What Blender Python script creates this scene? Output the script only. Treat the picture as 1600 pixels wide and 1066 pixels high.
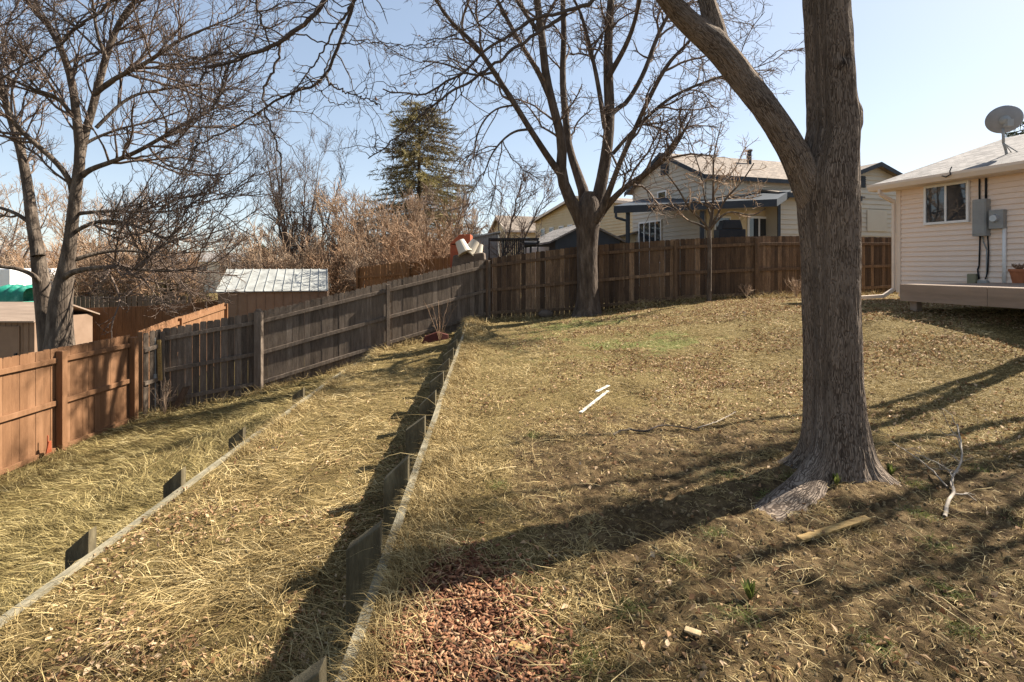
import bpy, math, random
import numpy as np
from mathutils import Vector
R_=math.radians
rng=np.random.default_rng(7); random.seed(7)
for o in list(bpy.data.objects): bpy.data.objects.remove(o)
sc=bpy.context.scene; COL=sc.collection
# ------------------------------------------------------------------ camera, sky, sun
HOR,F=415.0,850.0
cam=bpy.data.cameras.new('camera'); co=bpy.data.objects.new('camera',cam); COL.objects.link(co)
co.location=(0,0,1.6); co.rotation_euler=(R_(90),0,0)
cam.lens=F/1600*36; cam.sensor_width=36; cam.shift_y=-(533-HOR)/1600; cam.clip_end=3000; cam.clip_start=.05
sc.camera=co
SAZ=math.atan2(.905,.425); SEL=R_(42)
w=bpy.data.worlds.new('World'); sc.world=w; w.use_nodes=True
nt=w.node_tree; nt.nodes.clear()
sky=nt.nodes.new('ShaderNodeTexSky'); sky.sky_type='NISHITA'; sky.sun_disc=False
sky.sun_elevation=SEL; sky.sun_rotation=SAZ; sky.altitude=1600; sky.air_density=1.0; sky.dust_density=2.6; sky.ozone_density=1.0
bg=nt.nodes.new('ShaderNodeBackground'); bg.inputs[1].default_value=.115
wo=nt.nodes.new('ShaderNodeOutputWorld')
hs=nt.nodes.new('ShaderNodeHueSaturation'); hs.inputs['Saturation'].default_value=1.0
gm=nt.nodes.new('ShaderNodeGamma'); gm.inputs[1].default_value=.62
nt.links.new(sky.outputs[0],gm.inputs[0]); nt.links.new(gm.outputs[0],hs.inputs['Color']); nt.links.new(hs.outputs[0],bg.inputs[0]); nt.links.new(bg.outputs[0],wo.inputs[0])
sl=bpy.data.lights.new('sun','SUN'); sl.energy=5; sl.angle=R_(.5); sl.color=(1,.93,.82)
so=bpy.data.objects.new('sun',sl); COL.objects.link(so)
S=Vector((math.sin(SAZ)*math.cos(SEL),math.cos(SAZ)*math.cos(SEL),math.sin(SEL)))
so.rotation_euler=S.to_track_quat('Z','Y').to_euler(); so.location=(20,10,30)
sc.view_settings.view_transform='Standard'; sc.view_settings.look='None'; sc.view_settings.exposure=1.6; sc.view_settings.gamma=1
# ------------------------------------------------------------------ helpers
def tag(o,label=None,cat=None,group=None,kind=None):
    if label:o['label']=label
    if cat:o['category']=cat
    if group:o['group']=group
    if kind:o['kind']=kind
    return o
def empty(name,loc=(0,0,0),rz=0,label=None,cat=None,group=None):
    o=bpy.data.objects.new(name,None); COL.objects.link(o); o.location=loc; o.rotation_euler=(0,0,rz); o.empty_display_size=.1
    return tag(o,label,cat,group)
def woff(p):
    v=Vector((0,0,0))
    while p is not None: v+=p.location; p=p.parent
    return v
def mesh_np(name,V,Fc,m,parent=None,rnd=None,smooth=False,col=None,world=True):
    V=np.asarray(V,dtype=np.float32).reshape(-1,3)
    if parent is not None and world: V=V-np.array(woff(parent),dtype=np.float32)
    Fc=np.asarray(Fc,dtype=np.int32); n,k=Fc.shape
    me=bpy.data.meshes.new(name); me.vertices.add(len(V)); me.vertices.foreach_set('co',V.ravel())
    me.loops.add(n*k); me.loops.foreach_set('vertex_index',Fc.ravel())
    me.polygons.add(n); me.polygons.foreach_set('loop_start',np.arange(0,n*k,k,dtype=np.int32))
    if smooth: me.polygons.foreach_set('use_smooth',np.ones(n,dtype=bool))
    me.update(calc_edges=True)
    if rnd is not None:
        a=me.attributes.new('rnd','FLOAT','POINT'); a.data.foreach_set('value',np.asarray(rnd,dtype=np.float32).ravel())
    if col is not None:
        a=me.attributes.new('mask','FLOAT_COLOR','POINT'); a.data.foreach_set('color',np.asarray(col,dtype=np.float32).ravel())
    me.materials.append(m); o=bpy.data.objects.new(name,me); COL.objects.link(o)
    if parent is not None: o.parent=parent
    return o
class MB:
    def __init__(s): s.v=[]; s.f=[]; s.r=[]; s.rv=.5
    def add(s,vs,fs):
        b=len(s.v); s.v+=[tuple(v) for v in vs]; s.f+=[tuple(b+i for i in f) for f in fs]; s.r+=[s.rv]*len(vs); return s
    def box(s,x0,x1,y0,y1,z0,z1):
        return s.add([(x0,y0,z0),(x1,y0,z0),(x1,y1,z0),(x0,y1,z0),(x0,y0,z1),(x1,y0,z1),(x1,y1,z1),(x0,y1,z1)],
          [(3,2,1,0),(4,5,6,7),(0,1,5,4),(1,2,6,5),(2,3,7,6),(3,0,4,7)])
    def hexa(s,b,t): # bottom 4, top 4 points
        return s.add(list(b)+list(t),[(3,2,1,0),(4,5,6,7),(0,1,5,4),(1,2,6,5),(2,3,7,6),(3,0,4,7)])
    def beam(s,p,q,wd,ht,up=(0,0,1)): # oriented bar p->q
        p=Vector(p);q=Vector(q);t=(q-p).normalized();u=Vector(up); sd=t.cross(u).normalized()*wd/2; up=sd.cross(t).normalized()*ht/2
        return s.hexa([p-sd-up,p+sd-up,q+sd-up,q-sd-up],[p-sd+up,p+sd+up,q+sd+up,q-sd+up])
    def prism(s,poly,vec): # poly list of 3d pts, extruded
        n=len(poly); vec=Vector(vec); P=[Vector(p) for p in poly]
        return s.add(P+[p+vec for p in P],[tuple(range(n))[::-1],tuple(range(n,2*n))]+[(i,(i+1)%n,(i+1)%n+n,i+n) for i in range(n)])
    def cyl(s,p,q,r0,r1=None,n=14,cap=True):
        r1=r0 if r1 is None else r1; p=Vector(p);q=Vector(q);t=(q-p).normalized()
        a=t.orthogonal().normalized(); b=t.cross(a)
        vs=[p+(a*math.cos(2*math.pi*i/n)+b*math.sin(2*math.pi*i/n))*r0 for i in range(n)]+[q+(a*math.cos(2*math.pi*i/n)+b*math.sin(2*math.pi*i/n))*r1 for i in range(n)]
        fs=[(i,(i+1)%n,(i+1)%n+n,i+n) for i in range(n)]
        if cap: fs+=[tuple(range(n))[::-1],tuple(range(n,2*n))]
        return s.add(vs,fs)
    def tube(s,pts,r,n=8):
        for a,b in zip(pts[:-1],pts[1:]): s.cyl(a,b,r,r,n)
        return s
    def build(s,name,m,parent=None,world=False,bev=0,smooth=False):
        off=woff(parent) if (parent is not None and world) else Vector((0,0,0))
        me=bpy.data.meshes.new(name); me.from_pydata([tuple(Vector(v)-off) for v in s.v],[],s.f)
        a=me.attributes.new('rnd','FLOAT','POINT'); a.data.foreach_set('value',s.r)
        me.materials.append(m); me.update(); o=bpy.data.objects.new(name,me); COL.objects.link(o)
        if smooth: me.polygons.foreach_set('use_smooth',[True]*len(me.polygons))
        if parent is not None:o.parent=parent
        if bev:
            b=o.modifiers.new('bev','BEVEL'); b.width=bev; b.segments=2; b.limit_method='ANGLE'
        return o
def copy_tree(o,parent=None):
    c=o.copy(); COL.objects.link(c); c.parent=parent
    for ch in list(o.children): copy_tree(ch,c)
    return c
# value noise
def _h(ix,iy,iz):
    n=(ix.astype(np.int64)*374761393+iy.astype(np.int64)*668265263+iz.astype(np.int64)*2147483647)&0xffffffff
    n=((n^(n>>13))*1274126177)&0xffffffff
    return ((n^(n>>16))&0xffff)/65535.0
def vn(x,y,z=None):
    x=np.asarray(x,float);y=np.asarray(y,float); z=np.zeros_like(x) if z is None else np.asarray(z,float)
    ix=np.floor(x);iy=np.floor(y);iz=np.floor(z);fx=x-ix;fy=y-iy;fz=z-iz
    fx=fx*fx*(3-2*fx);fy=fy*fy*(3-2*fy);fz=fz*fz*(3-2*fz); r=0
    for a in (0,1):
        for b in (0,1):
            for c in (0,1):
                r=r+_h(ix+a,iy+b,iz+c)*(fx if a else 1-fx)*(fy if b else 1-fy)*(fz if c else 1-fz)
    return r*2-1
def fbm(x,y,z=None,o=4):
    r=0;a=1.;t=0
    for i in range(o):
        r=r+a*vn(x*2**i+i*17.3,y*2**i-i*9.1,None if z is None else z*2**i+i*5.7); t+=a; a*=.5
    return r/t
def ss(t): t=np.clip(t,0,1); return t*t*(3-2*t)
# ------------------------------------------------------------------ materials
def mat(name,stops,scale=5,stretch=(1,1,1),rough=.85,bump=.0,bscale=40,bstretch=None,rndw=0.,detail=6,spec=.25,trans=0.,fine=0.,metal=0.,bdist=.02):
    m=bpy.data.materials.new(name); m.use_nodes=True; n=m.node_tree; N=n.nodes; L=n.links; b=N['Principled BSDF']
    b.inputs['Roughness'].default_value=rough; b.inputs['Specular IOR Level'].default_value=spec; b.inputs['Metallic'].default_value=metal
    tc=N.new('ShaderNodeTexCoord'); mp=N.new('ShaderNodeMapping'); mp.inputs['Scale'].default_value=stretch
    L.new(tc.outputs['Object'],mp.inputs[0])
    nz=N.new('ShaderNodeTexNoise'); nz.inputs['Scale'].default_value=scale; nz.inputs['Detail'].default_value=detail; nz.inputs['Roughness'].default_value=.65
    L.new(mp.outputs[0],nz.inputs['Vector'])
    # stretch noise contrast
    mr=N.new('ShaderNodeMapRange'); mr.inputs[1].default_value=.28; mr.inputs[2].default_value=.72; L.new(nz.outputs[0],mr.inputs[0])
    fac=mr.outputs[0]
    if rndw>0:
        at=N.new('ShaderNodeAttribute'); at.attribute_name='rnd'
        mx=N.new('ShaderNodeMix'); mx.data_type='FLOAT'; mx.inputs[0].default_value=rndw
        L.new(fac,mx.inputs[2]); L.new(at.outputs['Fac'],mx.inputs[3]); fac=mx.outputs[0]
    if fine>0:
        n2=N.new('ShaderNodeTexNoise'); n2.inputs['Scale'].default_value=scale*9; n2.inputs['Detail'].default_value=4
        L.new(mp.outputs[0],n2.inputs['Vector'])
        ma=N.new('ShaderNodeMath'); ma.operation='MULTIPLY_ADD'; ma.inputs[1].default_value=fine*2; L.new(n2.outputs[0],ma.inputs[0])
        mb=N.new('ShaderNodeMath'); mb.operation='SUBTRACT'; mb.inputs[1].default_value=fine; L.new(ma.outputs[0],mb.inputs[0]); L.new(fac,ma.inputs[2]); fac=mb.outputs[0]
    cr=N.new('ShaderNodeValToRGB'); e=cr.color_ramp.elements
    while len(e)<len(stops): e.new(.5)
    for i,c in enumerate(stops):
        if len(c)==4: e[i].position=c[0]; e[i].color=(c[1],c[2],c[3],1)
        else: e[i].position=i/max(1,len(stops)-1); e[i].color=(*c,1)
    L.new(fac,cr.inputs[0]); L.new(cr.outputs[0],b.inputs['Base Color'])
    if bump>0:
        mp2=N.new('ShaderNodeMapping'); mp2.inputs['Scale'].default_value=bstretch or stretch; L.new(tc.outputs['Object'],mp2.inputs[0])
        n3=N.new('ShaderNodeTexNoise'); n3.inputs['Scale'].default_value=bscale; n3.inputs['Detail'].default_value=5; L.new(mp2.outputs[0],n3.inputs['Vector'])
        bp=N.new('ShaderNodeBump'); bp.inputs['Strength'].default_value=bump; bp.inputs['Distance'].default_value=bdist
        L.new(n3.outputs[0],bp.inputs['Height']); L.new(bp.outputs[0],b.inputs['Normal'])
    if trans>0:
        tr=N.new('ShaderNodeBsdfTranslucent'); L.new(cr.outputs[0],tr.inputs[0])
        ms=N.new('ShaderNodeMixShader'); ms.inputs[0].default_value=trans
        L.new(b.outputs[0],ms.inputs[1]); L.new(tr.outputs[0],ms.inputs[2]); L.new(ms.outputs[0],N['Material Output'].inputs[0])
    return m
M={}
M['grey_wood']=mat('grey_wood',[(.042,.031,.023),(.095,.07,.05),(.155,.117,.086),(.26,.205,.155)],6,(3,3,.35),.9,.4,60,(4,4,.3),rndw=.45,fine=.25)
M['brown_wood']=mat('brown_wood',[(.022,.014,.009),(.07,.043,.026),(.135,.083,.048),(.34,.22,.13)],6,(3,3,.3),.85,.4,60,(4,4,.3),rndw=.6,fine=.35)
M['orange_wood']=mat('orange_wood',[(.105,.048,.021),(.18,.088,.040),(.27,.142,.072)],4,(2,2,.4),.8,.25,60,(4,4,.3),rndw=.45,fine=.15)
M['pale_wood']=mat('pale_wood',[(.28,.20,.10),(.42,.31,.17),(.55,.43,.26)],6,(3,3,.4),.8,.25,60,rndw=.2,fine=.2)
M['rust_wood']=mat('rust_wood',[(.16,.075,.03),(.26,.13,.05)],5,(2,2,.4),.8,.2,60)
M['wall_wood']=mat('wall_wood',[(.09,.08,.05),(.19,.165,.11),(.32,.275,.185)],6,(2,.5,2),.9,.4,50,fine=.25)
M['post_wood']=mat('post_wood',[(.045,.036,.02),(.10,.08,.045),(.19,.155,.09)],5,(2,2,.5),.9,.4,50,(4,4,.5),fine=.2)
M['timber_shed']=mat('timber_shed',[(.20,.13,.085),(.26,.175,.12)],2,(1,1,1),.8)
M['siding']=mat('siding',[(.82,.65,.52),(.87,.71,.58)],1.5,(1,1,1),.6,.08,120)
M['trim']=mat('trim',[(.74,.60,.47),(.80,.66,.53)],2,(1,1,1),.5)
M['white']=mat('white',[(.76,.74,.70),(.84,.82,.79)],3,(1,1,1),.45)
M['grey_siding']=mat('grey_siding',[(.52,.46,.37),(.58,.52,.42)],1,(1,1,1),.7)
M['cream']=mat('cream',[(.60,.47,.28),(.68,.55,.35)],1,(1,1,1),.7)
M['navy']=mat('navy',[(.026,.032,.040),(.042,.050,.060)],3,(1,1,1),.6)
M['black']=mat('black',[(.012,.013,.016),(.025,.026,.03)],5,(1,1,1),.5)
M['grey_metal']=mat('grey_metal',[(.25,.25,.24),(.33,.33,.31)],4,(1,1,1),.5,.05,60)
M['roof_metal']=mat('roof_metal',[(.22,.22,.20),(.32,.32,.295),(.42,.42,.385)],3,(1,1,1),.45,fine=.1)
M['deck']=mat('deck',[(.19,.14,.10),(.26,.19,.14),(.31,.23,.17)],2,(.4,3,3),.8,.15,50,fine=.15)
M['terracotta']=mat('terracotta',[(.35,.12,.05),(.45,.17,.08)],6,(1,1,1),.8)
M['dish']=mat('dish',[(.22,.22,.225),(.27,.27,.275)],6,(1,1,1),.5)
M['red']=mat('red',[(.30,.07,.03),(.40,.11,.05)],4,(1,1,1),.6)
M['darkred']=mat('darkred',[(.06,.015,.01),(.10,.025,.015)],6,(1,1,1),.8,.2,30)
M['green_tarp']=mat('green_tarp',[(.01,.10,.07),(.015,.18,.12),(.10,.30,.23)],3,(1,1,1),.5,.5,6)
M['stone']=mat('stone',[(.08,.06,.045),(.16,.12,.09)],8,(1,1,1),.9,.5,20)
M['bark_mid']=mat('bark_mid',[(.035,.025,.018),(.08,.057,.041),(.16,.12,.09)],9,(1,1,.25),.95,.8,26,(1,1,.2),fine=.25,bdist=.05)
M['bark_pale']=mat('bark_pale',[(.042,.03,.022),(.10,.075,.055),(.21,.165,.125)],6,(1,1,.3),.95,.8,20,(1,1,.2),fine=.25,bdist=.05)
M['twig']=mat('twig',[(.08,.055,.042),(.20,.145,.11)],3,(1,1,1),.9)
M['twig_dark']=mat('twig_dark',[(.045,.034,.028),(.10,.075,.058)],8,(1,1,1),.9,.3,60)
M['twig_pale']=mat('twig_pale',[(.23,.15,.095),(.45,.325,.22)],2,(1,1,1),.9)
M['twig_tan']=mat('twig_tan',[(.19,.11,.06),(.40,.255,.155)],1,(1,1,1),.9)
M['needle']=mat('needle',[(.02,.032,.016),(.045,.065,.022),(.13,.15,.03)],.35,(1,1,1),.8,rndw=.35,trans=.15)
M['needle_warm']=mat('needle_warm',[(.06,.045,.026),(.16,.125,.06),(.30,.26,.08)],.35,(1,1,1),.8,rndw=.4,trans=.2)
M['straw']=mat('straw',[(.045,.027,.010),(.19,.128,.048),(.43,.315,.135),(.70,.56,.31)],2.2,(1,1,1),.75,rndw=.6,trans=.12)
M['olive_straw']=mat('olive_straw',[(.035,.026,.009),(.15,.112,.038),(.36,.275,.11),(.64,.52,.27)],2.0,(1,1,1),.75,rndw=.6,trans=.12)
M['green']=mat('green',[(.07,.085,.02),(.14,.16,.04),(.27,.27,.09)],3,(1,1,1),.6,rndw=.6,trans=.3)
M['leaf']=mat('leaf',[(.08,.035,.017),(.23,.12,.055),(.43,.28,.15),(.66,.50,.33)],2,(1,1,1),.8,rndw=.75,trans=.15)
M['brown_leaf']=mat('brown_leaf',[(.22,.11,.05),(.38,.21,.11)],2,(1,1,1),.8,rndw=.7,trans=.2)
M['chip']=mat('chip',[(.035,.018,.011),(.13,.05,.024),(.25,.115,.055),(.45,.31,.18)],4,(1,1,1),.85,.3,80,rndw=.75)
M['clod']=mat('clod',[(.14,.095,.045),(.22,.155,.078),(.30,.215,.11)],6,(1,1,1),.95,.6,60,rndw=.5)
M['dead_wood']=mat('dead_wood',[(.20,.165,.13),(.40,.34,.27)],9,(1,1,1),.85,.3,40)
M['sun_wood']=mat('sun_wood',[(.16,.09,.03),(.33,.21,.075),(.45,.31,.13)],9,(1,6,6),.8,.3,50)
M['pale_trim']=mat('pale_trim',[(.22,.19,.14),(.46,.42,.35),(.56,.52,.45)],14,(1,1,1),.8,.3,50,fine=.3)
def glass(name,c=(.03,.035,.04)):
    m=bpy.data.materials.new(name); m.use_nodes=True; b=m.node_tree.nodes['Principled BSDF']
    b.inputs['Base Color'].default_value=(*c,1); b.inputs['Roughness'].default_value=.03; b.inputs['Specular IOR Level'].default_value=.9
    return m
M['glass']=glass('glass'); M['meter_glass']=glass('meter_glass',(.35,.35,.36))
def shingle(name,stops,ax='X',sc=(1,1)):
    m=mat(name,stops,7,(1,1,1),.95,0); n=m.node_tree; N=n.nodes; L=n.links; b=N['Principled BSDF']
    tc=N.new('ShaderNodeTexCoord'); sp=N.new('ShaderNodeSeparateXYZ'); cb=N.new('ShaderNodeCombineXYZ'); L.new(tc.outputs['Object'],sp.inputs[0])
    L.new(sp.outputs[0],cb.inputs[0]); mm=N.new('ShaderNodeMath'); mm.operation='MULTIPLY'; mm.inputs[1].default_value=3.1; L.new(sp.outputs[2],mm.inputs[0]); L.new(mm.outputs[0],cb.inputs[1])
    br=N.new('ShaderNodeTexBrick'); br.inputs['Scale'].default_value=1; br.inputs['Brick Width'].default_value=.22; br.inputs['Row Height'].default_value=.14; br.inputs['Mortar Size'].default_value=.008
    br.inputs['Color1'].default_value=(.45,.45,.45,1); br.inputs['Color2'].default_value=(1.15,1.15,1.15,1); br.inputs['Mortar'].default_value=(.3,.3,.3,1); L.new(cb.outputs[0],br.inputs[0])
    cr=[x for x in N if x.type=='VALTORGB'][0]; mx=N.new('ShaderNodeMix'); mx.data_type='RGBA'; mx.blend_type='MULTIPLY'; mx.inputs[0].default_value=.7
    L.new(cr.outputs[0],mx.inputs[6]); L.new(br.outputs[0],mx.inputs[7]); L.new(mx.outputs[2],b.inputs['Base Color'])
    bp=N.new('ShaderNodeBump'); bp.inputs['Strength'].default_value=.5; bp.inputs['Distance'].default_value=.02; L.new(br.outputs['Fac'],bp.inputs['Height']); bp.invert=True; L.new(bp.outputs[0],b.inputs['Normal'])
    return m
M['shingle_grey']=shingle('shingle_grey',[(.16,.145,.135),(.26,.235,.215),(.34,.31,.285)])
M['shingle_tan']=shingle('shingle_tan',[(.20,.16,.125),(.29,.235,.19)])
# near-tree bark
def near_bark():
    m=bpy.data.materials.new('near_bark'); m.use_nodes=True; n=m.node_tree; N=n.nodes; L=n.links; b=N['Principled BSDF']; b.inputs['Roughness'].default_value=.95; b.inputs['Specular IOR Level'].default_value=.15
    at=N.new('ShaderNodeAttribute'); at.attribute_name='mask'   # r = arc length, g = height, b = scar
    sp=N.new('ShaderNodeSeparateColor'); L.new(at.outputs['Color'],sp.inputs[0])
    tc=N.new('ShaderNodeTexCoord'); mp=N.new('ShaderNodeMapping'); mp.inputs['Scale'].default_value=(1,.10,1); cx_=N.new('ShaderNodeCombineXYZ'); L.new(sp.outputs[0],cx_.inputs[0]); L.new(sp.outputs[1],cx_.inputs[1]); L.new(cx_.outputs[0],mp.inputs[0])
    wz=N.new('ShaderNodeTexNoise'); wz.inputs['Scale'].default_value=9; L.new(tc.outputs['Object'],wz.inputs['Vector'])
    ad=N.new('ShaderNodeVectorMath'); ad.operation='MULTIPLY_ADD'; ad.inputs[1].default_value=(.03,.03,.03); L.new(wz.outputs['Color'],ad.inputs[0]); L.new(mp.outputs[0],ad.inputs[2])
    v=N.new('ShaderNodeTexVoronoi'); v.feature='DISTANCE_TO_EDGE'; v.inputs['Scale'].default_value=105; L.new(ad.outputs[0],v.inputs['Vector'])
    nz=N.new('ShaderNodeTexNoise'); nz.inputs['Scale'].default_value=95; nz.inputs['Detail'].default_value=6; L.new(ad.outputs[0],nz.inputs['Vector'])
    nb=N.new('ShaderNodeTexNoise'); nb.inputs['Scale'].default_value=3.5; nb.inputs['Detail'].default_value=5; L.new(tc.outputs['Object'],nb.inputs['Vector'])
    mr=N.new('ShaderNodeMapRange'); mr.inputs[1].default_value=0; mr.inputs[2].default_value=.28; L.new(v.outputs['Distance'],mr.inputs[0])
    m1=N.new('ShaderNodeMath'); m1.operation='MULTIPLY_ADD'; m1.inputs[1].default_value=.9; L.new(nz.outputs[0],m1.inputs[0])
    m2=N.new('ShaderNodeMath'); m2.operation='MULTIPLY'; m2.inputs[1].default_value=.55; L.new(mr.outputs[0],m2.inputs[0]); L.new(m2.outputs[0],m1.inputs[2])
    m3=N.new('ShaderNodeMath'); m3.operation='MULTIPLY_ADD'; m3.inputs[1].default_value=.5; L.new(nb.outputs[0],m3.inputs[0]); L.new(m1.outputs[0],m3.inputs[2])
    m4=N.new('ShaderNodeMath'); m4.operation='SUBTRACT'; L.new(m3.outputs[0],m4.inputs[0]); L.new(sp.outputs[2],m4.inputs[1])
    cr=N.new('ShaderNodeValToRGB'); e=cr.color_ramp.elements; e.new(.5); e.new(.75)
    for i,(p,c) in enumerate([(.35,(.02,.0135,.01)),(.75,(.07,.05,.036)),(1.0,(.125,.092,.068)),(1.0,(.24,.185,.14))]): e[i].position=min(p,1); e[i].color=(*c,1)
    e[1].position=.68; e[2].position=.88
    L.new(m4.outputs[0],cr.inputs[0]); L.new(cr.outputs[0],b.inputs['Base Color'])
    bp=N.new('ShaderNodeBump'); bp.inputs['Strength'].default_value=1; bp.inputs['Distance'].default_value=.012; L.new(m1.outputs[0],bp.inputs['Height']); L.new(bp.outputs[0],b.inputs['Normal'])
    return m
M['near_bark']=near_bark()
def ground_mat():
    m=bpy.data.materials.new('ground'); m.use_nodes=True; n=m.node_tree; N=n.nodes; L=n.links; b=N['Principled BSDF']; b.inputs['Roughness'].default_value=.95; b.inputs['Specular IOR Level'].default_value=.1
    tc=N.new('ShaderNodeTexCoord'); at=N.new('ShaderNodeAttribute'); at.attribute_name='mask'; sp=N.new('ShaderNodeSeparateColor'); L.new(at.outputs['Color'],sp.inputs[0])
    def nz(s,d=6,r=.6):
        x=N.new('ShaderNodeTexNoise'); x.inputs['Scale'].default_value=s; x.inputs['Detail'].default_value=d; x.inputs['Roughness'].default_value=r; L.new(tc.outputs['Object'],x.inputs['Vector']); return x.outputs[0]
    def ramp(src,st):
        c=N.new('ShaderNodeValToRGB'); e=c.color_ramp.elements
        while len(e)<len(st): e.new(.5)
        for i,(p,k) in enumerate(st): e[i].position=p; e[i].color=(*k,1)
        L.new(src,c.inputs[0]); return c.outputs[0]
    def mix(f,a,bb):
        x=N.new('ShaderNodeMix'); x.data_type='RGBA'; L.new(f,x.inputs[0]); L.new(a,x.inputs[6]); L.new(bb,x.inputs[7]); return x.outputs[2]
    soil=ramp(nz(6,12,.82),[(.36,(.025,.015,.008)),(.5,(.105,.068,.032)),(.66,(.23,.16,.078))])
    thatch=ramp(nz(80,8,.8),[(.36,(.028,.018,.008)),(.49,(.12,.085,.032)),(.6,(.28,.205,.08)),(.72,(.46,.36,.17))])
    green=ramp(nz(50,8,.75),[(.36,(.035,.04,.01)),(.5,(.12,.125,.035)),(.66,(.26,.25,.09))])
    mulch=ramp(nz(60,8),[(.3,(.06,.02,.01)),(.5,(.16,.06,.03)),(.7,(.28,.13,.07))])
    def m_(src,lo,hi,nzs):
        a=N.new('ShaderNodeMath'); a.operation='ADD'; s=N.new('ShaderNodeMath'); s.operation='SUBTRACT'; s.inputs[1].default_value=.5; L.new(nz(nzs,5,.7),s.inputs[0]); k=N.new('ShaderNodeMath'); k.operation='MULTIPLY'; k.inputs[1].default_value=1.6; L.new(s.outputs[0],k.inputs[0])
        L.new(k.outputs[0],a.inputs[0]); L.new(src,a.inputs[1]); r=N.new('ShaderNodeMapRange'); r.inputs[1].default_value=lo; r.inputs[2].default_value=hi; L.new(a.outputs[0],r.inputs[0]); return r.outputs[0]
    c=mix(m_(sp.outputs[0],.35,.65,7),soil,thatch); c=mix(m_(sp.outputs[1],.35,.65,9),c,green); c=mix(m_(sp.outputs[2],.4,.6,12),c,mulch)
    L.new(c,b.inputs['Base Color'])
    bp=N.new('ShaderNodeBump'); bp.inputs['Strength'].default_value=.9; bp.inputs['Distance'].default_value=.03; L.new(nz(38,9,.75),bp.inputs['Height']); L.new(bp.outputs[0],b.inputs['Normal'])
    return m
M['ground']=ground_mat()
# ------------------------------------------------------------------ terrain
K0=.045
UW,LW=-.53,-2.97
def upz(x,y):
    z=(.68+.10*ss((x-5)/3)*(1-ss((y-12)/3)))*ss((x+.9)/8)*ss((y-3.5)/(10.5-3.6*ss((x-3)/4)))
    return z+.04*np.exp(-((x-2.4)**2+(y-4.15)**2)/.35)
def midz(u,y):
    f=np.clip((UW-u)/(UW-LW),0,1); return -.57-.04*f+.25*ss((y-10)/5)*(1-f)-.1*ss((y-10)/5)*f
def lowz(u,y): return np.interp(u,[-60,-14,-7.7,-5.5,-2.97],[-2.6,-2.15,-1.72,-1.45,-.98])
def macro(x,y):
    x=np.asarray(x,float); y=np.asarray(y,float); u=x+K0*y
    z=np.where(u>UW-.022,upz(x,y),np.where(u>LW-.022,midz(u,y),lowz(u,y)))
    yf=np.interp(x,[-30,-8.1,-.8,7,12.7,40],[11.9,11.9,16.4,15.6,18.1,18.1])
    fz=np.interp(x,[-60,-14,-8,-3.5,-.8,7,60],[-2.7,-2.2,-1.8,-.9,-.1,.65,.7])
    t=ss((y-yf-.3)/3); z=z*(1-t)+fz*t
    t2=ss((y-70)/80); return z*(1-t2)-3.2*t2
def soilness(x,y): # 1 = bare soil on the upper lawn
    u=x+K0*y
    a=np.exp(-(((x-1.4)/2.2)**2+((y-4.2)/1.9)**2))+1.1*ss((x-.1)/1.2)*(1-ss((y-3.3)/1.6))
    a=a*ss((u-UW-.25)/.7)
    return np.clip(a,0,1)*(u>UW)
def relief(x,y):
    u=x+K0*y; near=1-ss((np.hypot(x,y)-9)/8); s=soilness(x,y)
    s=s*(1-masks(x,y,1)); r=.03*fbm(x*1.3,y*1.3,o=3)+near*(.014+.010*s)*fbm(x*9,y*9,o=3)+near*s*(.020*np.abs(vn(x*11+3,y*11))+.016*np.abs(vn(x*23,y*23+7))+.007*np.abs(vn(x*47,y*47)))+near*.004*fbm(x*31,y*31,o=2)
    tw=np.minimum(np.abs(u-UW),np.abs(u-LW)); return r*np.clip(tw/.25,.12,1)+ .045*(u<UW)*(u>-9)*fbm(x*2.2+5,y*2.2,o=3)*np.clip(tw/.4,0,1)
def gz(x,y): return macro(x,y)+relief(x,y)
def masks(x,y,only=0):
    u=x+K0*y; up=(u>UW)
    mu=np.clip(1.15*np.exp(-((((u+.22)/.50)**2+((y-2.15)/.95)**2))**1.6)*up,0,1)
    if only: return mu
    th=np.where(up,1-1.05*soilness(x,y),1.)
    th=th*np.where(y<17.5,1,.8)
    g=1.0*np.exp(-(((x-2.9)/1.3)**2+((y-10)/.9)**2))+.9*np.exp(-(((x-1.9)/1.6)**2+((y-13.6)/.9)**2))+.55*np.exp(-(((x-.9)/1.5)**2+((y-10.5)/3)**2))
    g=g*np.clip(.62+1.5*fbm(x*1.7+3,y*1.7,o=4),0,1.1)
    g=np.where(up,g,.12)
    g=np.where(u<LW,.30,g)
    return np.clip(th,0,1),np.clip(g,0,1),np.clip(mu,0,1)
def axis(parts):
    a=[]
    for p in parts: a+=list(p)
    return np.array(sorted(set(np.round(a,5))))
cols=axis([np.arange(-5,-1.2,.024),np.arange(-1.2,3.6,.013),np.arange(3.6,5.2,.022),np.arange(-10,-5,.06),np.arange(5.2,14,.07),[UW-.020,UW-.024,LW-.020,LW-.024],-10-np.geomspace(.3,900,30),14+np.geomspace(.3,900,30)])
rows=axis([np.linspace(-60,-2,12),np.linspace(-1.8,1.1,40),1.1*np.exp(np.arange(0,math.log(6/1.1),.0055)),6*np.exp(np.arange(0,math.log(19/6),.0085)),19+np.geomspace(.4,1500,36)])
UU,YY=np.meshgrid(cols,rows); XX=UU-K0*np.clip(YY,-5,30)
ZZ=gz(XX,YY)
nr,nc=UU.shape; idx=np.arange(nr*nc).reshape(nr,nc)
Fg=np.stack([idx[:-1,:-1],idx[:-1,1:],idx[1:,1:],idx[1:,:-1]],-1).reshape(-1,4)
mk=masks(XX,YY); colr=np.stack([mk[0],mk[1],mk[2],np.ones_like(mk[0])],-1).reshape(-1,4)
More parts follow.
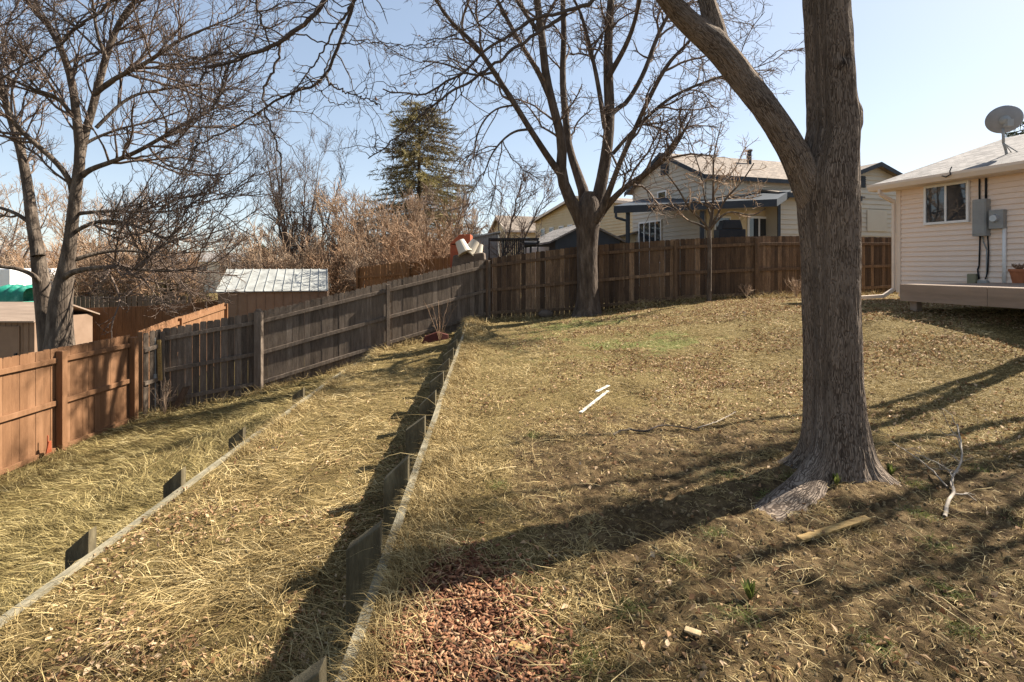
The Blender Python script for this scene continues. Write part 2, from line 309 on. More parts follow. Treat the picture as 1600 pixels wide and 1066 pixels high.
g=mesh_np('ground',np.stack([XX,YY,ZZ],-1),Fg,M['ground'],smooth=True,col=colr); tag(g,kind='structure')
# ------------------------------------------------------------------ blades, leaves
def blades(name,x,y,head,ln,wd,lift,m,label,cat,rnd=None,K=4,drop=None,z0=None,bias=None):
    n=len(x); z=(gz(x,y) if z0 is None else z0)-.004
    P=np.zeros((n,K,3)); P[:,0]=np.stack([x,y,z],-1)
    ph=lift.copy(); hd=head.copy(); dr=(.5 if drop is None else drop)
    for k in range(1,K):
        st=ln/(K-1); P[:,k,0]=P[:,k-1,0]+np.cos(hd)*np.cos(ph)*st; P[:,k,1]=P[:,k-1,1]+np.sin(hd)*np.cos(ph)*st; P[:,k,2]=P[:,k-1,2]+np.sin(ph)*st
        ph=ph-dr*lift*(1+.6*rng.standard_normal(n)); hd=hd+.25*rng.standard_normal(n)
    gmin=gz(P[:,1:,0].ravel(),P[:,1:,1].ravel()).reshape(n,K-1)+.004
    P[:,1:,2]=np.maximum(P[:,1:,2],gmin)
    T=np.gradient(P,axis=1); T/=np.linalg.norm(T,axis=-1,keepdims=True)+1e-9
    rr=rng.standard_normal((n,3)); rr[:,2]+=.9; Sd=np.cross(T,rr[:,None,:]); Sd/=np.linalg.norm(Sd,axis=-1,keepdims=True)+1e-9
    wk=np.linspace(1,.15,K)[None,:,None]*wd[:,None,None]*.5
    V=np.stack([P-Sd*wk,P+Sd*wk],2).reshape(-1,3)
    b=(np.arange(n)*K*2)[:,None]; k=np.arange(K-1)[None,:]*2
    Fc=np.stack([b+k,b+k+1,b+k+3,b+k+2],-1).reshape(-1,4)
    rv=rng.random(n) if rnd is None else rnd
    return tag(mesh_np(name,V,Fc,m,rnd=np.repeat(rv,K*2)),label,cat,kind='stuff')
def sample(n,y0,y1,xw=1.06):
    y=y0*np.exp(rng.random(n)*math.log(y1/y0)); x=(rng.random(n)*2-1)*xw*y+rng.standard_normal(n)*.2
    return x,y
def fence_y(x): return np.interp(x,[-8.1,-.8,7,12.7],[11.9,16.35,15.55,18.0])
def inside(x,y): return (x>-8.05)&(y<fence_y(x))
def wdist(y,b): return b*(1+np.maximum(0,y-4)*.09)
# middle terrace
x,y=sample(230000,1.5,16.5,1.1); u=x+K0*y; k=(u<UW-.06)&(u>LW+.07)&inside(x,y); x,y=x[k],y[k]
cl=fbm(x*2.2,y*2.2,o=2); k=rng.random(len(x))<np.clip(.75+cl*1.3,.22,1); x,y=x[k],y[k]; n=len(x)
hd=math.pi*.92+1.5*vn(x*.9,y*.9)+.7*rng.standard_normal(n)+math.pi*(rng.random(n)<.3)
blades('dry_grass',x,y,hd,(.04+.36*rng.beta(1.1,2.6,n)),wdist(y,.0062),np.abs(rng.standard_normal(n))*.28+.05,M['straw'],'matted straw coloured grass lying over the middle terrace between the two timber edgings','dry grass',rnd=np.clip(.5+.33*rng.standard_normal(n)+.3*vn(x*3,y*3),0,1))
# lower terrace
x,y=sample(210000,2.5,13.5,1.15); u=x+K0*y; k=(u<LW-.06)&inside(x,y); x,y=x[k],y[k]
cl=fbm(x*1.6+9,y*1.6,o=2); k=rng.random(len(x))<np.clip(.8+cl*1.2,.3,1); x,y=x[k],y[k]; n=len(x)
hd=math.pi*.95+1.4*vn(x*.8+3,y*.8)+.6*rng.standard_normal(n)
blades('meadow_grass',x,y,hd,(.05+.34*rng.beta(1.2,2.4,n)),wdist(y,.0066),np.abs(rng.standard_normal(n))*.35+.1,M['olive_straw'],'olive green and straw long grass on the lowest terrace beside the orange fence','grass',rnd=np.clip(.5+.28*rng.standard_normal(n)+.25*vn(x*3,y*3),0,1))
# upper lawn short
x,y=sample(760000,1.4,18,1.12); u=x+K0*y; k=(u>UW+.01)&inside(x,y)&(x<12); x,y,u=x[k],y[k],u[k]
th,gr,mu=masks(x,y); k=rng.random(len(x))<np.clip(th*(.62+1.0*fbm(x*2.2,y*2.2,o=3))+.07,0,1)*(1-mu)*(1-.6*gr); x,y,u=x[k],y[k],u[k]; n=len(x)
hd=rng.uniform(0,2*math.pi,n)
blades('lawn_straw',x,y,hd,rng.uniform(.025,.09,n)*np.where(y>8,1.3,1),wdist(y,.0048),np.abs(rng.standard_normal(n))*.35+.08,M['straw'],'short dead tan turf covering the upper lawn around the trees','dry grass',rnd=np.clip(.50+.27*rng.standard_normal(n)+.35*vn(x*2,y*2)+.08*ss((y-6)/4),0,1))
# straw shag along both walls and fence feet
def band(n,uc,us,y0,y1,l0,l1,lift,name,lab,m='straw',hd0=math.pi):
    y=y0*np.exp(rng.random(n)*math.log(y1/y0)); u=uc+np.abs(rng.standard_normal(n))*us*np.sign(us); x=u-K0*y
    k=inside(x,y)&((np.abs(u-UW)>.0)); k&=rng.random(n)<np.clip(.55+1.2*fbm(x*3,y*3,o=2),.08,1); x,y=x[k],y[k]; n=len(x)
    return blades(name,x,y,hd0+.9*rng.standard_normal(n),rng.uniform(l0,l1,n),wdist(y,.0042),np.abs(rng.standard_normal(n))*lift+.2,M[m],lab,'dry grass',rnd=rng.random(n))
band(36000,UW+.03,.16,1.6,16,.05,.19,.6,'edging_straw','shaggy straw tufts leaning over the upper timber edging')
band(8000,LW+.02,.14,6.2,15,.08,.26,.6,'edging_straw','straw tufts leaning over the lower timber edging')
band(2600,UW+.02,.28,12.2,15.9,.15,.38,.8,'tall_straw','tall straw clump at the far end of the upper edging by the fence corner')
# fence feet grasses
t=rng.random(9000); xs=-8+t*20.5; ys=fence_y(xs)-.12-np.abs(rng.standard_normal(9000))*.22; k=rng.random(9000)<np.clip(.5+1.5*fbm(xs*1.4,ys*1.4,o=2),.05,1); xs,ys=xs[k],ys[k]; n=len(xs)
blades('fence_foot_grass',xs,ys,rng.uniform(0,6.28,n),rng.uniform(.10,.34,n),np.full(n,.011),np.abs(rng.standard_normal(n))*.5+.5,M['straw'],'dry stalks growing along the foot of the board fence','dry grass')
# green grass patches
x,y=sample(260000,1.6,17,1.0); u=x+K0*y; k=(u>UW)&inside(x,y); x,y=x[k],y[k]; th,gr,mu=masks(x,y); k=rng.random(len(x))<gr*.95*np.clip(.5+fbm(x*2,y*2,o=3),0,1); x,y=x[k],y[k]
# scattered tufts near the camera
tc_=[(2.1,2.62),(2.42,3.1),(1.02,2.45),(1.95,2.35),(2.75,2.55),(3.2,3.3),(1.2,3.2),(2.05,3.95),(2.9,3.9),(.9,2.9),(1.5,2.25),(.55,2.5),(2.6,3.45),(.3,2.2),(3.6,4.2),(1.75,3.7),(-.1,3.9),(.2,5.1),(3.7,3.7),(1.62,4.05)]
tx=np.concatenate([a+rng.standard_normal(110)*.045 for a,b in tc_]); ty=np.concatenate([b+rng.standard_normal(110)*.045 for a,b in tc_])
x=np.concatenate([x,tx]); y=np.concatenate([y,ty]); n=len(x)
blades('green_grass',x,y,rng.uniform(0,6.28,n),rng.uniform(.03,.085,n),wdist(y,.0032),np.abs(rng.standard_normal(n))*.4+.5,M['green'],'fresh green grass blades coming up in patches on the upper lawn','grass')
# long stray stalks
x,y=sample(2600,1.7,13,1.0); k=inside(x,y)&(soilness(x,y)<.6+rng.random(len(x))*.5); x,y=x[k],y[k]; n=len(x)
blades('fallen_stalks',x,y,math.pi*.9+.9*rng.standard_normal(n),rng.uniform(.2,.5,n),wdist(y,.004),np.abs(rng.standard_normal(n))*.2+.12,M['straw'],'long pale stalks strewn over the grass and soil','dry grass',rnd=.6+.4*rng.random(n),K=5)
def leaves(name,x,y,size,m,label,cat,flat=.5,zup=.006,z=None):
    n=len(x); z=(gz(x,y)+zup+rng.random(n)*.012) if z is None else z
    nrm=rng.standard_normal((n,3))*flat; nrm[:,2]+=1; nrm/=np.linalg.norm(nrm,axis=1,keepdims=True)
    a=np.cross(nrm,rng.standard_normal((n,3))); a/=np.linalg.norm(a,axis=1,keepdims=True); b=np.cross(nrm,a)
    c=np.stack([x,y,z],-1); s=size[:,None]; cu=rng.uniform(.1,.4,n)[:,None]*s
    w=rng.uniform(.14,.36,n)[:,None]*s
    V=np.stack([c-a*s*.5,c-a*s*.05+b*w+nrm*cu,c-a*s*.1-nrm*0,c-a*s*.05-b*w+nrm*cu,c+a*s*.5+nrm*cu*.5],1)
    i=(np.arange(n)*5)[:,None,None]; Fc=(np.array([[0,3,2],[0,2,1],[2,3,4],[1,2,4]])[None]+i).reshape(-1,3)
    return tag(mesh_np(name,V,Fc,m,rnd=np.repeat(rng.random(n),5)),label,cat,kind='stuff')
x,y=sample(210000,1.5,17.5,1.1); u=x+K0*y; k=(u>UW+.02)&inside(x,y)&(x<11.5); x,y=x[k],y[k]
k=rng.random(len(x))<np.clip((.08+1.5*ss((y-5)/4)*ss((x+.4)/3)+.22*(1-ss((y-5)/3))*(fbm(x*1.5,y*1.5,o=2)>.05))*(.42+2.0*fbm(x*1.1+4,y*1.1,o=3)),0,1)*(1-.7*masks(x,y)[1])*(1-.75*soilness(x,y)); x,y=x[k],y[k]; n=len(x)
leaves('leaf_litter',x,y,rng.uniform(.018,.048,n)*(1+np.maximum(0,y-5)*.05),M['leaf'],'curled tan fallen leaves scattered over the upper lawn','fallen leaves',flat=.7)
x,y=sample(60000,1.5,14,1.1); u=x+K0*y; k=(u<UW-.03)&(u>LW-.3)&inside(x,y); x,y=x[k],y[k]; k=rng.random(len(x))<np.clip(.3+1.5*fbm(x*1.3+14,y*1.3,o=3),0,1)*(1-.75*ss((y-4)/5)); x,y=x[k],y[k]; n=len(x)
leaves('terrace_leaves',x,y,rng.uniform(.02,.05,n),M['leaf'],'dry brown leaves caught in the straw of the middle terrace','fallen leaves',flat=.7,zup=.02)
# mulch chips
n=8500; uu=-.2+.36*rng.standard_normal(n); yy=2.15+.5*rng.standard_normal(n); k=(uu>UW+.01)&(yy>1.2)&(rng.random(n)<masks(uu-K0*yy,yy)[2]*1.2); uu,yy=uu[k],yy[k]; n=len(uu); xx=uu-K0*yy
zz=gz(xx,yy)+.006+rng.random(n)*.012; c=np.stack([xx,yy,zz],-1)
nrm=rng.standard_normal((n,3))*.35; nrm[:,2]+=1; nrm/=np.linalg.norm(nrm,axis=1,keepdims=True); a=np.cross(nrm,rng.standard_normal((n,3))); a/=np.linalg.norm(a,axis=1,keepdims=True); b=np.cross(nrm,a)
L_=rng.uniform(.014,.052,n)[:,None]*.5; W_=rng.uniform(.005,.014,n)[:,None]*.5; T_=rng.uniform(.002,.004,n)[:,None]*.5
V=np.stack([c+sx*a*L_*(1 if sy>0 else .75)+sy*b*W_+sz*nrm*T_ for sz in (-1,1) for sx,sy in ((-1,-1),(1,-1),(1,1),(-1,1))],1)
Fc=(np.array([[3,2,1,0],[4,5,6,7],[0,1,5,4],[1,2,6,5],[2,3,7,6],[3,0,4,7]])[None]+(np.arange(n)*8)[:,None,None]).reshape(-1,4)
tag(mesh_np('wood_chips',V,Fc,M['chip'],rnd=np.repeat(rng.random(n),8)),'red brown wood chip mulch heaped beside the upper timber edging','wood chips',kind='stuff')
# soil clods
x,y=sample(9000,1.5,7,.98); k=(soilness(x,y)*rng.random(len(x))>.42+.3*vn(x*2,y*2))&(masks(x,y)[2]<.3); x,y=x[k],y[k]; n=len(x)
th_=np.linspace(0,2*np.pi,6,endpoint=False); s=rng.uniform(.003,.010,n)*(1+.1*y)
base=[(math.cos(t),math.sin(t),-.3) for t in th_]+[(.6*math.cos(t+.4),.6*math.sin(t+.4),.55) for t in th_]+[(0,0,.8)]
V=np.array(base)[None]*s[:,None,None]*rng.uniform(.65,1.35,(n,13,1))+np.stack([x,y,gz(x,y)],-1)[:,None,:]
f3=[]
for i in range(6):
    j=(i+1)%6; f3+=[(i,j,6+i),(j,6+j,6+i),(6+i,6+j,12)]
Fc=(np.array(f3)[None]+(np.arange(n)*13)[:,None,None]).reshape(-1,3)
tag(mesh_np('soil_clods',V,Fc,M['clod'],rnd=np.repeat(rng.random(n),13)),'crumbly brown soil clods on the bare part of the upper lawn','soil',kind='stuff')
# ------------------------------------------------------------------ tubes and trees
def U(px,py,Z): return ((px-800)/F*Z,Z,1.6+(HOR-py)/F*Z)
def tubes(P,Rr,Sd):
    N,K,_=P.shape; T=np.gradient(P,axis=1); T/=np.linalg.norm(T,axis=-1,keepdims=True)+1e-9
    mean=np.abs(T.mean(1)); ref=np.eye(3)[np.argmin(mean,axis=1)][:,None,:]
    A=np.cross(T,ref); A/=np.linalg.norm(A,axis=-1,keepdims=True)+1e-9; B=np.cross(T,A)
    th=np.linspace(0,2*np.pi,Sd,endpoint=False)
    V=P[:,:,None,:]+Rr[:,:,None,None]*(A[:,:,None,:]*np.cos(th)[None,None,:,None]+B[:,:,None,:]*np.sin(th)[None,None,:,None])
    b=(np.arange(N)*K*Sd)[:,None,None]; k=(np.arange(K-1)*Sd)[None,:,None]; s=np.arange(Sd)[None,None,:]; s1=(s+1)%Sd
    Fc=np.stack([b+k+s,b+k+s1,b+k+Sd+s1,b+k+Sd+s],-1).reshape(-1,4)
    return V.reshape(-1,3),Fc
def merge(lst):
    Vs=[];Fs=[];o=0
    for V,Fc in lst: Vs.append(V); Fs.append(Fc+o); o+=len(V)
    return np.concatenate(Vs),np.concatenate(Fs)
def resample(pts,rad,K,smooth=2,wig=0):
    p=np.array(pts,float); r=np.array(rad,float)
    for _ in range(smooth):
        q=[p[0]];s=[r[0]]
        for i in range(len(p)-1): q+=[p[i]*.75+p[i+1]*.25,p[i]*.25+p[i+1]*.75]; s+=[r[i]*.75+r[i+1]*.25,r[i]*.25+r[i+1]*.75]
        q.append(p[-1]);s.append(r[-1]); p=np.array(q);r=np.array(s)
    d=np.concatenate([[0],np.cumsum(np.linalg.norm(np.diff(p,axis=0),axis=1))]); t=np.linspace(0,d[-1],K)
    P=np.stack([np.interp(t,d,p[:,i]) for i in range(3)],-1)
    if wig: P[1:-1]+=rng.standard_normal((K-2,3))*wig
    return P,np.interp(t,d,r)
def spawn(P,Rr,n,L,K=6,t0=.15,t1=1.,ang=(.5,1.1),wig=.25,up=.08,rs=.65,rmax=9,rtip=.003,taper=.55,lenpow=1.0):
    N,Kp,_=P.shape; seg=np.linalg.norm(np.diff(P,axis=1),axis=-1).sum(1); pr=seg**lenpow; pr/=pr.sum()
    i=rng.choice(N,n,p=pr); t=t0+(t1-t0)*rng.random(n)**.8; q=t*(Kp-1); k=np.minimum(q.astype(int),Kp-2); f=(q-k)[:,None]
    p=P[i,k]*(1-f)+P[i,k+1]*f; tan=P[i,k+1]-P[i,k]; tan/=np.linalg.norm(tan,axis=1,keepdims=True)+1e-9; r0=np.minimum((Rr[i,k]*(1-f[:,0])+Rr[i,k+1]*f[:,0])*rs,rmax)
    rv=rng.standard_normal((n,3)); pe=rv-(rv*tan).sum(1,keepdims=True)*tan; pe/=np.linalg.norm(pe,axis=1,keepdims=True)+1e-9
    a=rng.uniform(ang[0],ang[1],n)[:,None]; d=tan*np.cos(a)+pe*np.sin(a)
    ln=rng.uniform(L[0],L[1],n)*(1-.4*t)
    C=np.zeros((n,K,3)); C[:,0]=p
    for j in range(1,K):
        d=d+wig*rng.standard_normal((n,3))+np.array([0,0,up]); d/=np.linalg.norm(d,axis=1,keepdims=True); C[:,j]=C[:,j-1]+d*(ln/(K-1))[:,None]
    rr=r0[:,None]*(1-np.linspace(0,1,K)**.9*taper)[None,:]
    rr=np.maximum(rr,rtip); rr[:,-1]*=.6
    return C,rr
def ext(pts,rad,L,n=4,up=.25,wig=.15):
    pts=[np.array(p,float) for p in pts]; rad=list(rad); d=pts[-1]-pts[-2]; d/=np.linalg.norm(d)
    r=rad[-1]
    for i in range(n):
        d=d+wig*rng.standard_normal(3)+np.array([0,0,up*.3]); d/=np.linalg.norm(d); pts.append(pts[-1]+d*L/n); rad.append(r*(1-.8*(i+1)/n))
    return pts,rad
def limb(path,Z,dz=0,L=0,K=20,f=.5):  # path [(px,py,width_px)]
    n=len(path); pts=[];rad=[]
    for i,(a,b,w_) in enumerate(path):
        z=Z+dz*i/max(1,n-1); pts.append(U(a,b,z)); rad.append(w_*z/F*f*.9)
    if L: pts,rad=ext(pts,rad,L)
    return resample(pts,rad,K,2,0)
def tree(name,base,limbs,lev,mt,mc,label,cat='tree',group=None,Sd=10,trunk=None,leafn=0,filt=None):
    """limbs: (P,R) list; lev: list of dicts for spawn"""
    root=empty(name,base,0,label,cat,group)
    tk=trunk if trunk is not None else limbs[:1]
    V,Fc=merge([tubes(P[None],R[None],Sd+2) for P,R in tk]); mesh_np('trunk',V,Fc,mt,root,smooth=True)
    K=max(len(P) for P,_ in limbs); P=np.stack([p for p,_ in limbs]); Rr=np.stack([r for _,r in limbs])
    c=root
    if trunk is not None:
        V,Fc=tubes(P,Rr,Sd); c=mesh_np('limbs',V,Fc,mt,root,smooth=True)
    lst=[]; cur=(P,Rr)
    for i,d in enumerate(lev):
        d=dict(d); n=d.pop('n'); s=d.pop('S',4 if i<1 else 3); nxt=spawn(cur[0],cur[1],n,**d)
        if filt is not None: ok=filt(nxt[0]); nxt=(nxt[0][ok],nxt[1][ok])
        lst.append(tubes(nxt[0],nxt[1],s))
        if d.get('keep') : pass
        cur=nxt
    if lst: V,Fc=merge(lst); mesh_np('crown',V,Fc,mc,root,smooth=True)
    if leafn:
        q=cur[0][rng.choice(len(cur[0]),leafn)][:,-1]
        o=leaves('clinging_leaf',q[:,0],q[:,1],rng.uniform(.05,.09,leafn),M['brown_leaf'],None,None,flat=3,z=q[:,2]-.03)
        o.data.transform(__import__('mathutils').Matrix.Translation(-woff(root))); o.parent=root
    return root,cur
# --- near tree
Zt=4.15
def near_tree():
    bx,by=U(1303,0,Zt)[0],Zt; bz=-.02
    root=empty('shade_tree',(bx,by,bz),0,'largest nearest tree with a thick ridged trunk and flared roots on bare soil','tree')
    # trunk rings
    prof=[(775,1303,92),(740,1304,94),(700,1305,95),(650,1303,92),(600,1301,89),(500,1299,88),(400,1297,89),(330,1294,94),(280,1293,94),(240,1297,86),(200,1302,79),(150,1299,75),(80,1296,73),(0,1291,71),(-120,1288,66),(-260,1290,60),(-420,1300,46),(-600,1315,30),(-800,1320,14),(-950,1325,4)]
    zs=np.array([1.6+(HOR-p[0])/F*Zt for p in prof]); xs=np.array([(p[1]-800)/F*Zt for p in prof]); rs=np.array([p[2]/F*Zt/2*.915 for p in prof])
    Hn=np.concatenate([np.arange(bz-.12,.9,.012),np.arange(.9,3.9,.018),np.arange(3.9,zs[-1],.08)]); A=224
    th=np.pi/2+np.linspace(0,2*np.pi,A,endpoint=False)
    h,t=np.meshgrid(Hn,th,indexing='ij'); cx=np.interp(h,zs,xs); r=np.interp(h,zs,rs)
    hh=np.maximum(h-bz,-.05)
    for ang,amp,dec,pw,w2 in ((-2.46,1.2,.115,75,.30),(-2.4,.10,.36,9,0),(-.62,.22,.08,34,0),(-.15,.10,.25,10,0),(1.2,.35,.10,20,0),(2.7,.3,.10,24,0),(-1.55,.03,.14,12,0),(-1.15,.05,.10,30,0)):
        r=r+amp*np.exp(-hh/dec)*np.abs(np.cos((t-ang)/2))**(pw*2)
    r=r+.03*np.exp(-hh/.16)
    s=np.cos(t)*3; c=np.sin(t)*3
    r=r+.010*fbm(s,c,h*1.5,o=3)
    sb=np.cos(t)*11; cb=np.sin(t)*11
    fur=np.abs(fbm(sb,cb,h*3.0,o=3)); flare=np.exp(-hh/.4)
    r=r+(.010+.016*flare)*(fur-.2)
    scar=np.zeros_like(r)
    def bump(px,py,amp,sx,sz,dark=0):
        nonlocal r,scar
        z=1.6+(HOR-py)/F*Zt; 
        X=cx+np.cos(t)*r; Y=by+np.sin(t)*r; front=(np.sin(t)<.35)
        tx=(px-800)/F*Zt
        g_=np.exp(-((X-tx)/sx)**2-((h-z)/sz)**2)*front; r=r+amp*g_; scar=scar+dark*g_
    bump(1337,172,.035,.03,.07,.25); bump(1340,195,.02,.03,.05,.1); bump(1297,112,.012,.06,.05,.35); bump(1300,100,-.02,.03,.03,.2); bump(1258,285,.02,.05,.2,.15)
    X=cx+np.cos(t)*r; Y=by+np.sin(t)*r; n1,n2=h.shape
    V=np.stack([X,Y,h],-1); id_=np.arange(n1*n2).reshape(n1,n2); j=np.roll(id_,-1,axis=1)
    Fc=np.stack([id_[:-1],j[:-1],j[1:],id_[1:]],-1).reshape(-1,4)
    vv=np.cumsum(np.concatenate([np.zeros((1,A)),np.linalg.norm(np.diff(V,axis=0),axis=-1)]),axis=0); cm=np.stack([t*.22,vv,scar,np.ones_like(t)],-1).reshape(-1,4)
    mesh_np('trunk',V,Fc,M['near_bark'],root,smooth=True,col=cm)
    # big limbs
    def big(path,L=0,K=160,A=56,knots=()):
        pts=[];rad=[]
        for a,b,w_,z in path: pts.append(U(a,b,z)); rad.append(w_*z/F*.43)
        if L: pts,rad=ext(pts,rad,L,4,.3,.1)
        P,Rr=resample(pts,rad,K,3)
        T=np.gradient(P,axis=0); T/=np.linalg.norm(T,axis=1,keepdims=True); ref=np.array([0,1,0.]); A_=np.cross(T,ref); A_/=np.linalg.norm(A_,axis=1,keepdims=True); B_=np.cross(T,A_)
        th=np.linspace(0,2*np.pi,A,endpoint=False); D=A_[:,None]*np.cos(th)[None,:,None]+B_[:,None]*np.sin(th)[None,:,None]
        ll=np.linspace(0,4,K)[:,None]; rr=Rr[:,None]*(1+.10*fbm(np.cos(th)[None]*1.5+ll,np.sin(th)[None]*1.5+0*ll,ll*2,o=3)+.12*np.abs(fbm(np.cos(th)[None]*6+0*ll,np.sin(th)[None]*6+0*ll,ll*4,o=2)))
        V=P[:,None]+D*rr[:,:,None]; sc_=np.zeros((K,A))
        for (kx,ky,kz,am,sg,dk) in knots:
            c=np.array(U(kx,ky,kz)); g_=np.exp(-((V-c)**2).sum(-1)/sg**2); V=V+D*(g_*am)[:,:,None]; sc_+=g_*dk
        id_=np.arange(K*A).reshape(K,A); j=np.roll(id_,-1,axis=1)
        Fc=np.stack([id_[:-1],j[:-1],j[1:],id_[1:]],-1).reshape(-1,4)
        return V.reshape(-1,3),Fc,np.stack([th[None]*Rr.max()+0*sc_,0*sc_+np.concatenate([[0],np.cumsum(np.linalg.norm(np.diff(P,axis=0),axis=1))])[:,None],sc_,0*sc_+1],-1).reshape(-1,4),P,Rr
    z=Zt
    a=big([(1298,400,60,z),(1280,330,58,z),(1262,290,54,z-.03),(1243,245,50,z-.05),(1222,208,47,z-.06),(1197,170,43,z-.05),(1165,130,43,z),(1135,90,45,z),(1108,62,44,z+.02),(1075,35,38,z+.02),(1045,2,33,z),(1015,-45,32,z-.05),(960,-120,28,z-.2),(860,-190,24,z-.4),(740,-240,20,z-.6),(600,-270,16,z-.7),(450,-280,11,z-.7),(300,-270,6,z-.6)],knots=[(1216,212,z-.2,.03,.035,.5),(1180,192,z-.1,.035,.05,.2),(1120,60,z,.02,.08,.1),(1195,160,z-.15,.012,.05,.3)])
    b=big([(1125,80,40,z+.02),(1118,45,33,z+.05),(1106,10,30,z+.08),(1097,-30,28,z+.1),(1085,-110,24,z+.2),(1060,-220,18,z+.4),(1020,-340,11,z+.7)],L=1.5,K=90,A=40)
    c=big([(1290,-150,40,z),(1340,-230,34,z+.1),(1420,-330,26,z+.3),(1500,-430,18,z+.5)],L=1.6,K=70,A=30)
    d=big([(1290,-260,36,z),(1200,-350,30,z+.2),(1110,-440,22,z+.4),(1050,-560,14,z+.6)],L=1.6,K=70,A=30)
    for q in (a,b,c,d): mesh_np('limb',q[0],q[1],M['near_bark'],root,smooth=True,col=q[2])
    # overhead branches that hang into the frame (traced paths, each with its own depth)
    H=[ # points, start width px, end width px, Z0, Z1
     ([(1075,-60),(1000,-30),(935,-5),(905,10),(885,20),(850,22),(797,52),(755,79),(733,109),(690,135),(658,150),(625,146),(598,139)],9,2,3.9,3.6),
     ([(885,22),(860,38),(808,71),(763,109),(720,135),(688,154),(658,180),(624,214),(600,232),(575,248)],7,1.6,3.85,3.5),
     ([(700,-240),(640,-140),(590,-60),(555,0),(545,25),(533,60),(520,100),(510,120),(470,142),(430,160),(403,175),(380,190),(350,208),(325,218),(300,232)],9,2,3.6,3.9),
     ([(552,5),(528,40),(512,62),(500,90),(478,118),(458,148),(452,165)],4.5,1.5,3.6,3.7),
     ([(510,120),(517,135),(535,142),(560,150),(585,160),(598,172)],3.5,1.4,3.65,3.4),
     ([(600,-270),(560,-120),(522,-30),(505,5),(485,28),(455,52),(425,72),(395,85),(360,96),(335,103)],10,5,3.4,3.3),
     ([(438,66),(434,90),(425,115),(410,140),(410,165),(416,185),(428,215),(440,248),(441,290),(436,325),(434,350)],4.5,2,3.35,3.3),
     ([(335,103),(318,108),(314,125),(313,160),(312,200),(305,235),(298,255)],4,1.6,3.3,3.2),
     ([(358,97),(350,118),(340,150),(332,180),(320,205)],3.4,1.5,3.3,3.4),
     ([(440,64),(470,50),(500,66),(540,70),(585,66),(640,72),(690,66)],3.2,1.4,3.4,3.8),
     ([(395,84),(350,82),(320,88),(290,95),(270,94)],3.2,1.6,3.3,3.5),
     ([(450,-280),(430,-140),(400,-20),(402,20),(412,45),(422,72)],6,2.5,3.4,3.5),
     ([(350,-270),(290,-130),(215,-30),(170,5),(140,30),(110,55),(88,73),(60,88),(30,105),(-20,135)],7,2,3.3,3.3),
     ([(120,40),(135,36),(105,34),(60,28)],2.6,1.4,3.3,3.3),
     ([(500,130),(515,95),(520,70),(560,60),(600,70),(650,78),(700,66)],2.6,1.3,3.7,4),
     ([(478,118),(500,142),(520,165),(560,160)],2.2,1.2,3.7,3.8),
     ([(403,178),(385,172),(360,180),(330,180),(300,170)],2.4,1.2,3.9,4),
     ([(755,-240),(735,-120),(725,-20),(735,20),(760,50),(790,66),(830,70)],5,1.5,3.6,4.2),
     ([(850,-195),(830,-100),(800,-20),(770,20),(740,40),(700,60),(660,62)],5,1.5,3.9,4.3),
    ]
    Ps=[];Rs=[]
    for pts,w0,w1,z0,z1 in H:
        n=len(pts); P=[U(a_,b_,z0+(z1-z0)*i/(n-1)) for i,(a_,b_) in enumerate(pts)]; Rr=[(w0+(w1-w0)*(i/(n-1))**.7)*z0/F*.5 for i in range(n)]
        p,r_=resample(P,Rr,44,1,.006); Ps.append(p);Rs.append(r_)
    P=np.stack(Ps);Rr=np.stack(Rs); V,Fc=tubes(P,Rr,8); mesh_np('overhanging_branches',V,Fc,M['twig_dark'],root,smooth=True)
    lst=[]
    c1=spawn(P,Rr,300,(.15,.6),K=7,t0=.3,ang=(.5,1.2),wig=.38,up=-.02,rmax=.005,rtip=.0016); lst.append(tubes(*c1,4))
    c2=spawn(*c1,1400,(.05,.2),K=5,t0=.2,ang=(.5,1.2),wig=.35,up=0.02,rmax=.003,rtip=.0014); lst.append(tubes(*c2,3))
    c3=spawn(P,Rr,260,(.03,.10),K=4,t0=.3,ang=(.6,1.4),wig=.3,up=0.02,rmax=.004,rtip=.0016); lst.append(tubes(*c3,3))
    # upper crown, above the frame: casts the branch shadows
    Q=np.stack([resample(q[3],q[4],44,0)[0] for q in (a,b,c,d)]); QR=np.stack([resample(q[3],q[4],44,0)[1] for q in (a,b,c,d)])
    tp=resample(np.stack([xs,np.full_like(xs,by),zs],-1)[13:],rs[13:],44,1); Q=np.concatenate([Q,tp[0][None]]); QR=np.concatenate([QR,tp[1][None]])
    e1=spawn(Q,QR,44,(1.0,2.6),K=9,t0=.5,ang=(.5,1.1),wig=.16,up=.08,rs=.5,rtip=.006); 
    e1=(np.where(True,e1[0],0),e1[1]); ok=(e1[0][:,:,2]>1.6+e1[0][:,:,1].clip(.5)*.52).all(1); e1=(e1[0][ok],e1[1][ok])
    e2=spawn(*e1,300,(.4,1.1),K=7,ang=(.4,1.),wig=.2,up=.05,rtip=.003); ok=(e2[0][:,:,2]>1.6+e2[0][:,:,1].clip(.5)*.49).all(1); e2=(e2[0][ok],e2[1][ok])
    e3=spawn(*e2,1300,(.1,.4),K=4,ang=(.4,1.),wig=.2,rtip=.0022); lst+=[tubes(*e1,6),tubes(*e2,4),tubes(*e3,3)]
    # twigs behind limb b, in frame right of the far tree
    V,Fc=merge(lst); mesh_np('twigs',V,Fc,M['twig_dark'],root,smooth=True)
    q=c2[0][rng.choice(len(c2[0]),26)][:,-1]; o=leaves('clinging_leaf',q[:,0],q[:,1],rng.uniform(.02,.035,26),M['brown_leaf'],None,None,flat=3,z=q[:,2]-.01)
    o.data.transform(__import__('mathutils').Matrix.Translation(-woff(root))); o.parent=root
near_tree()
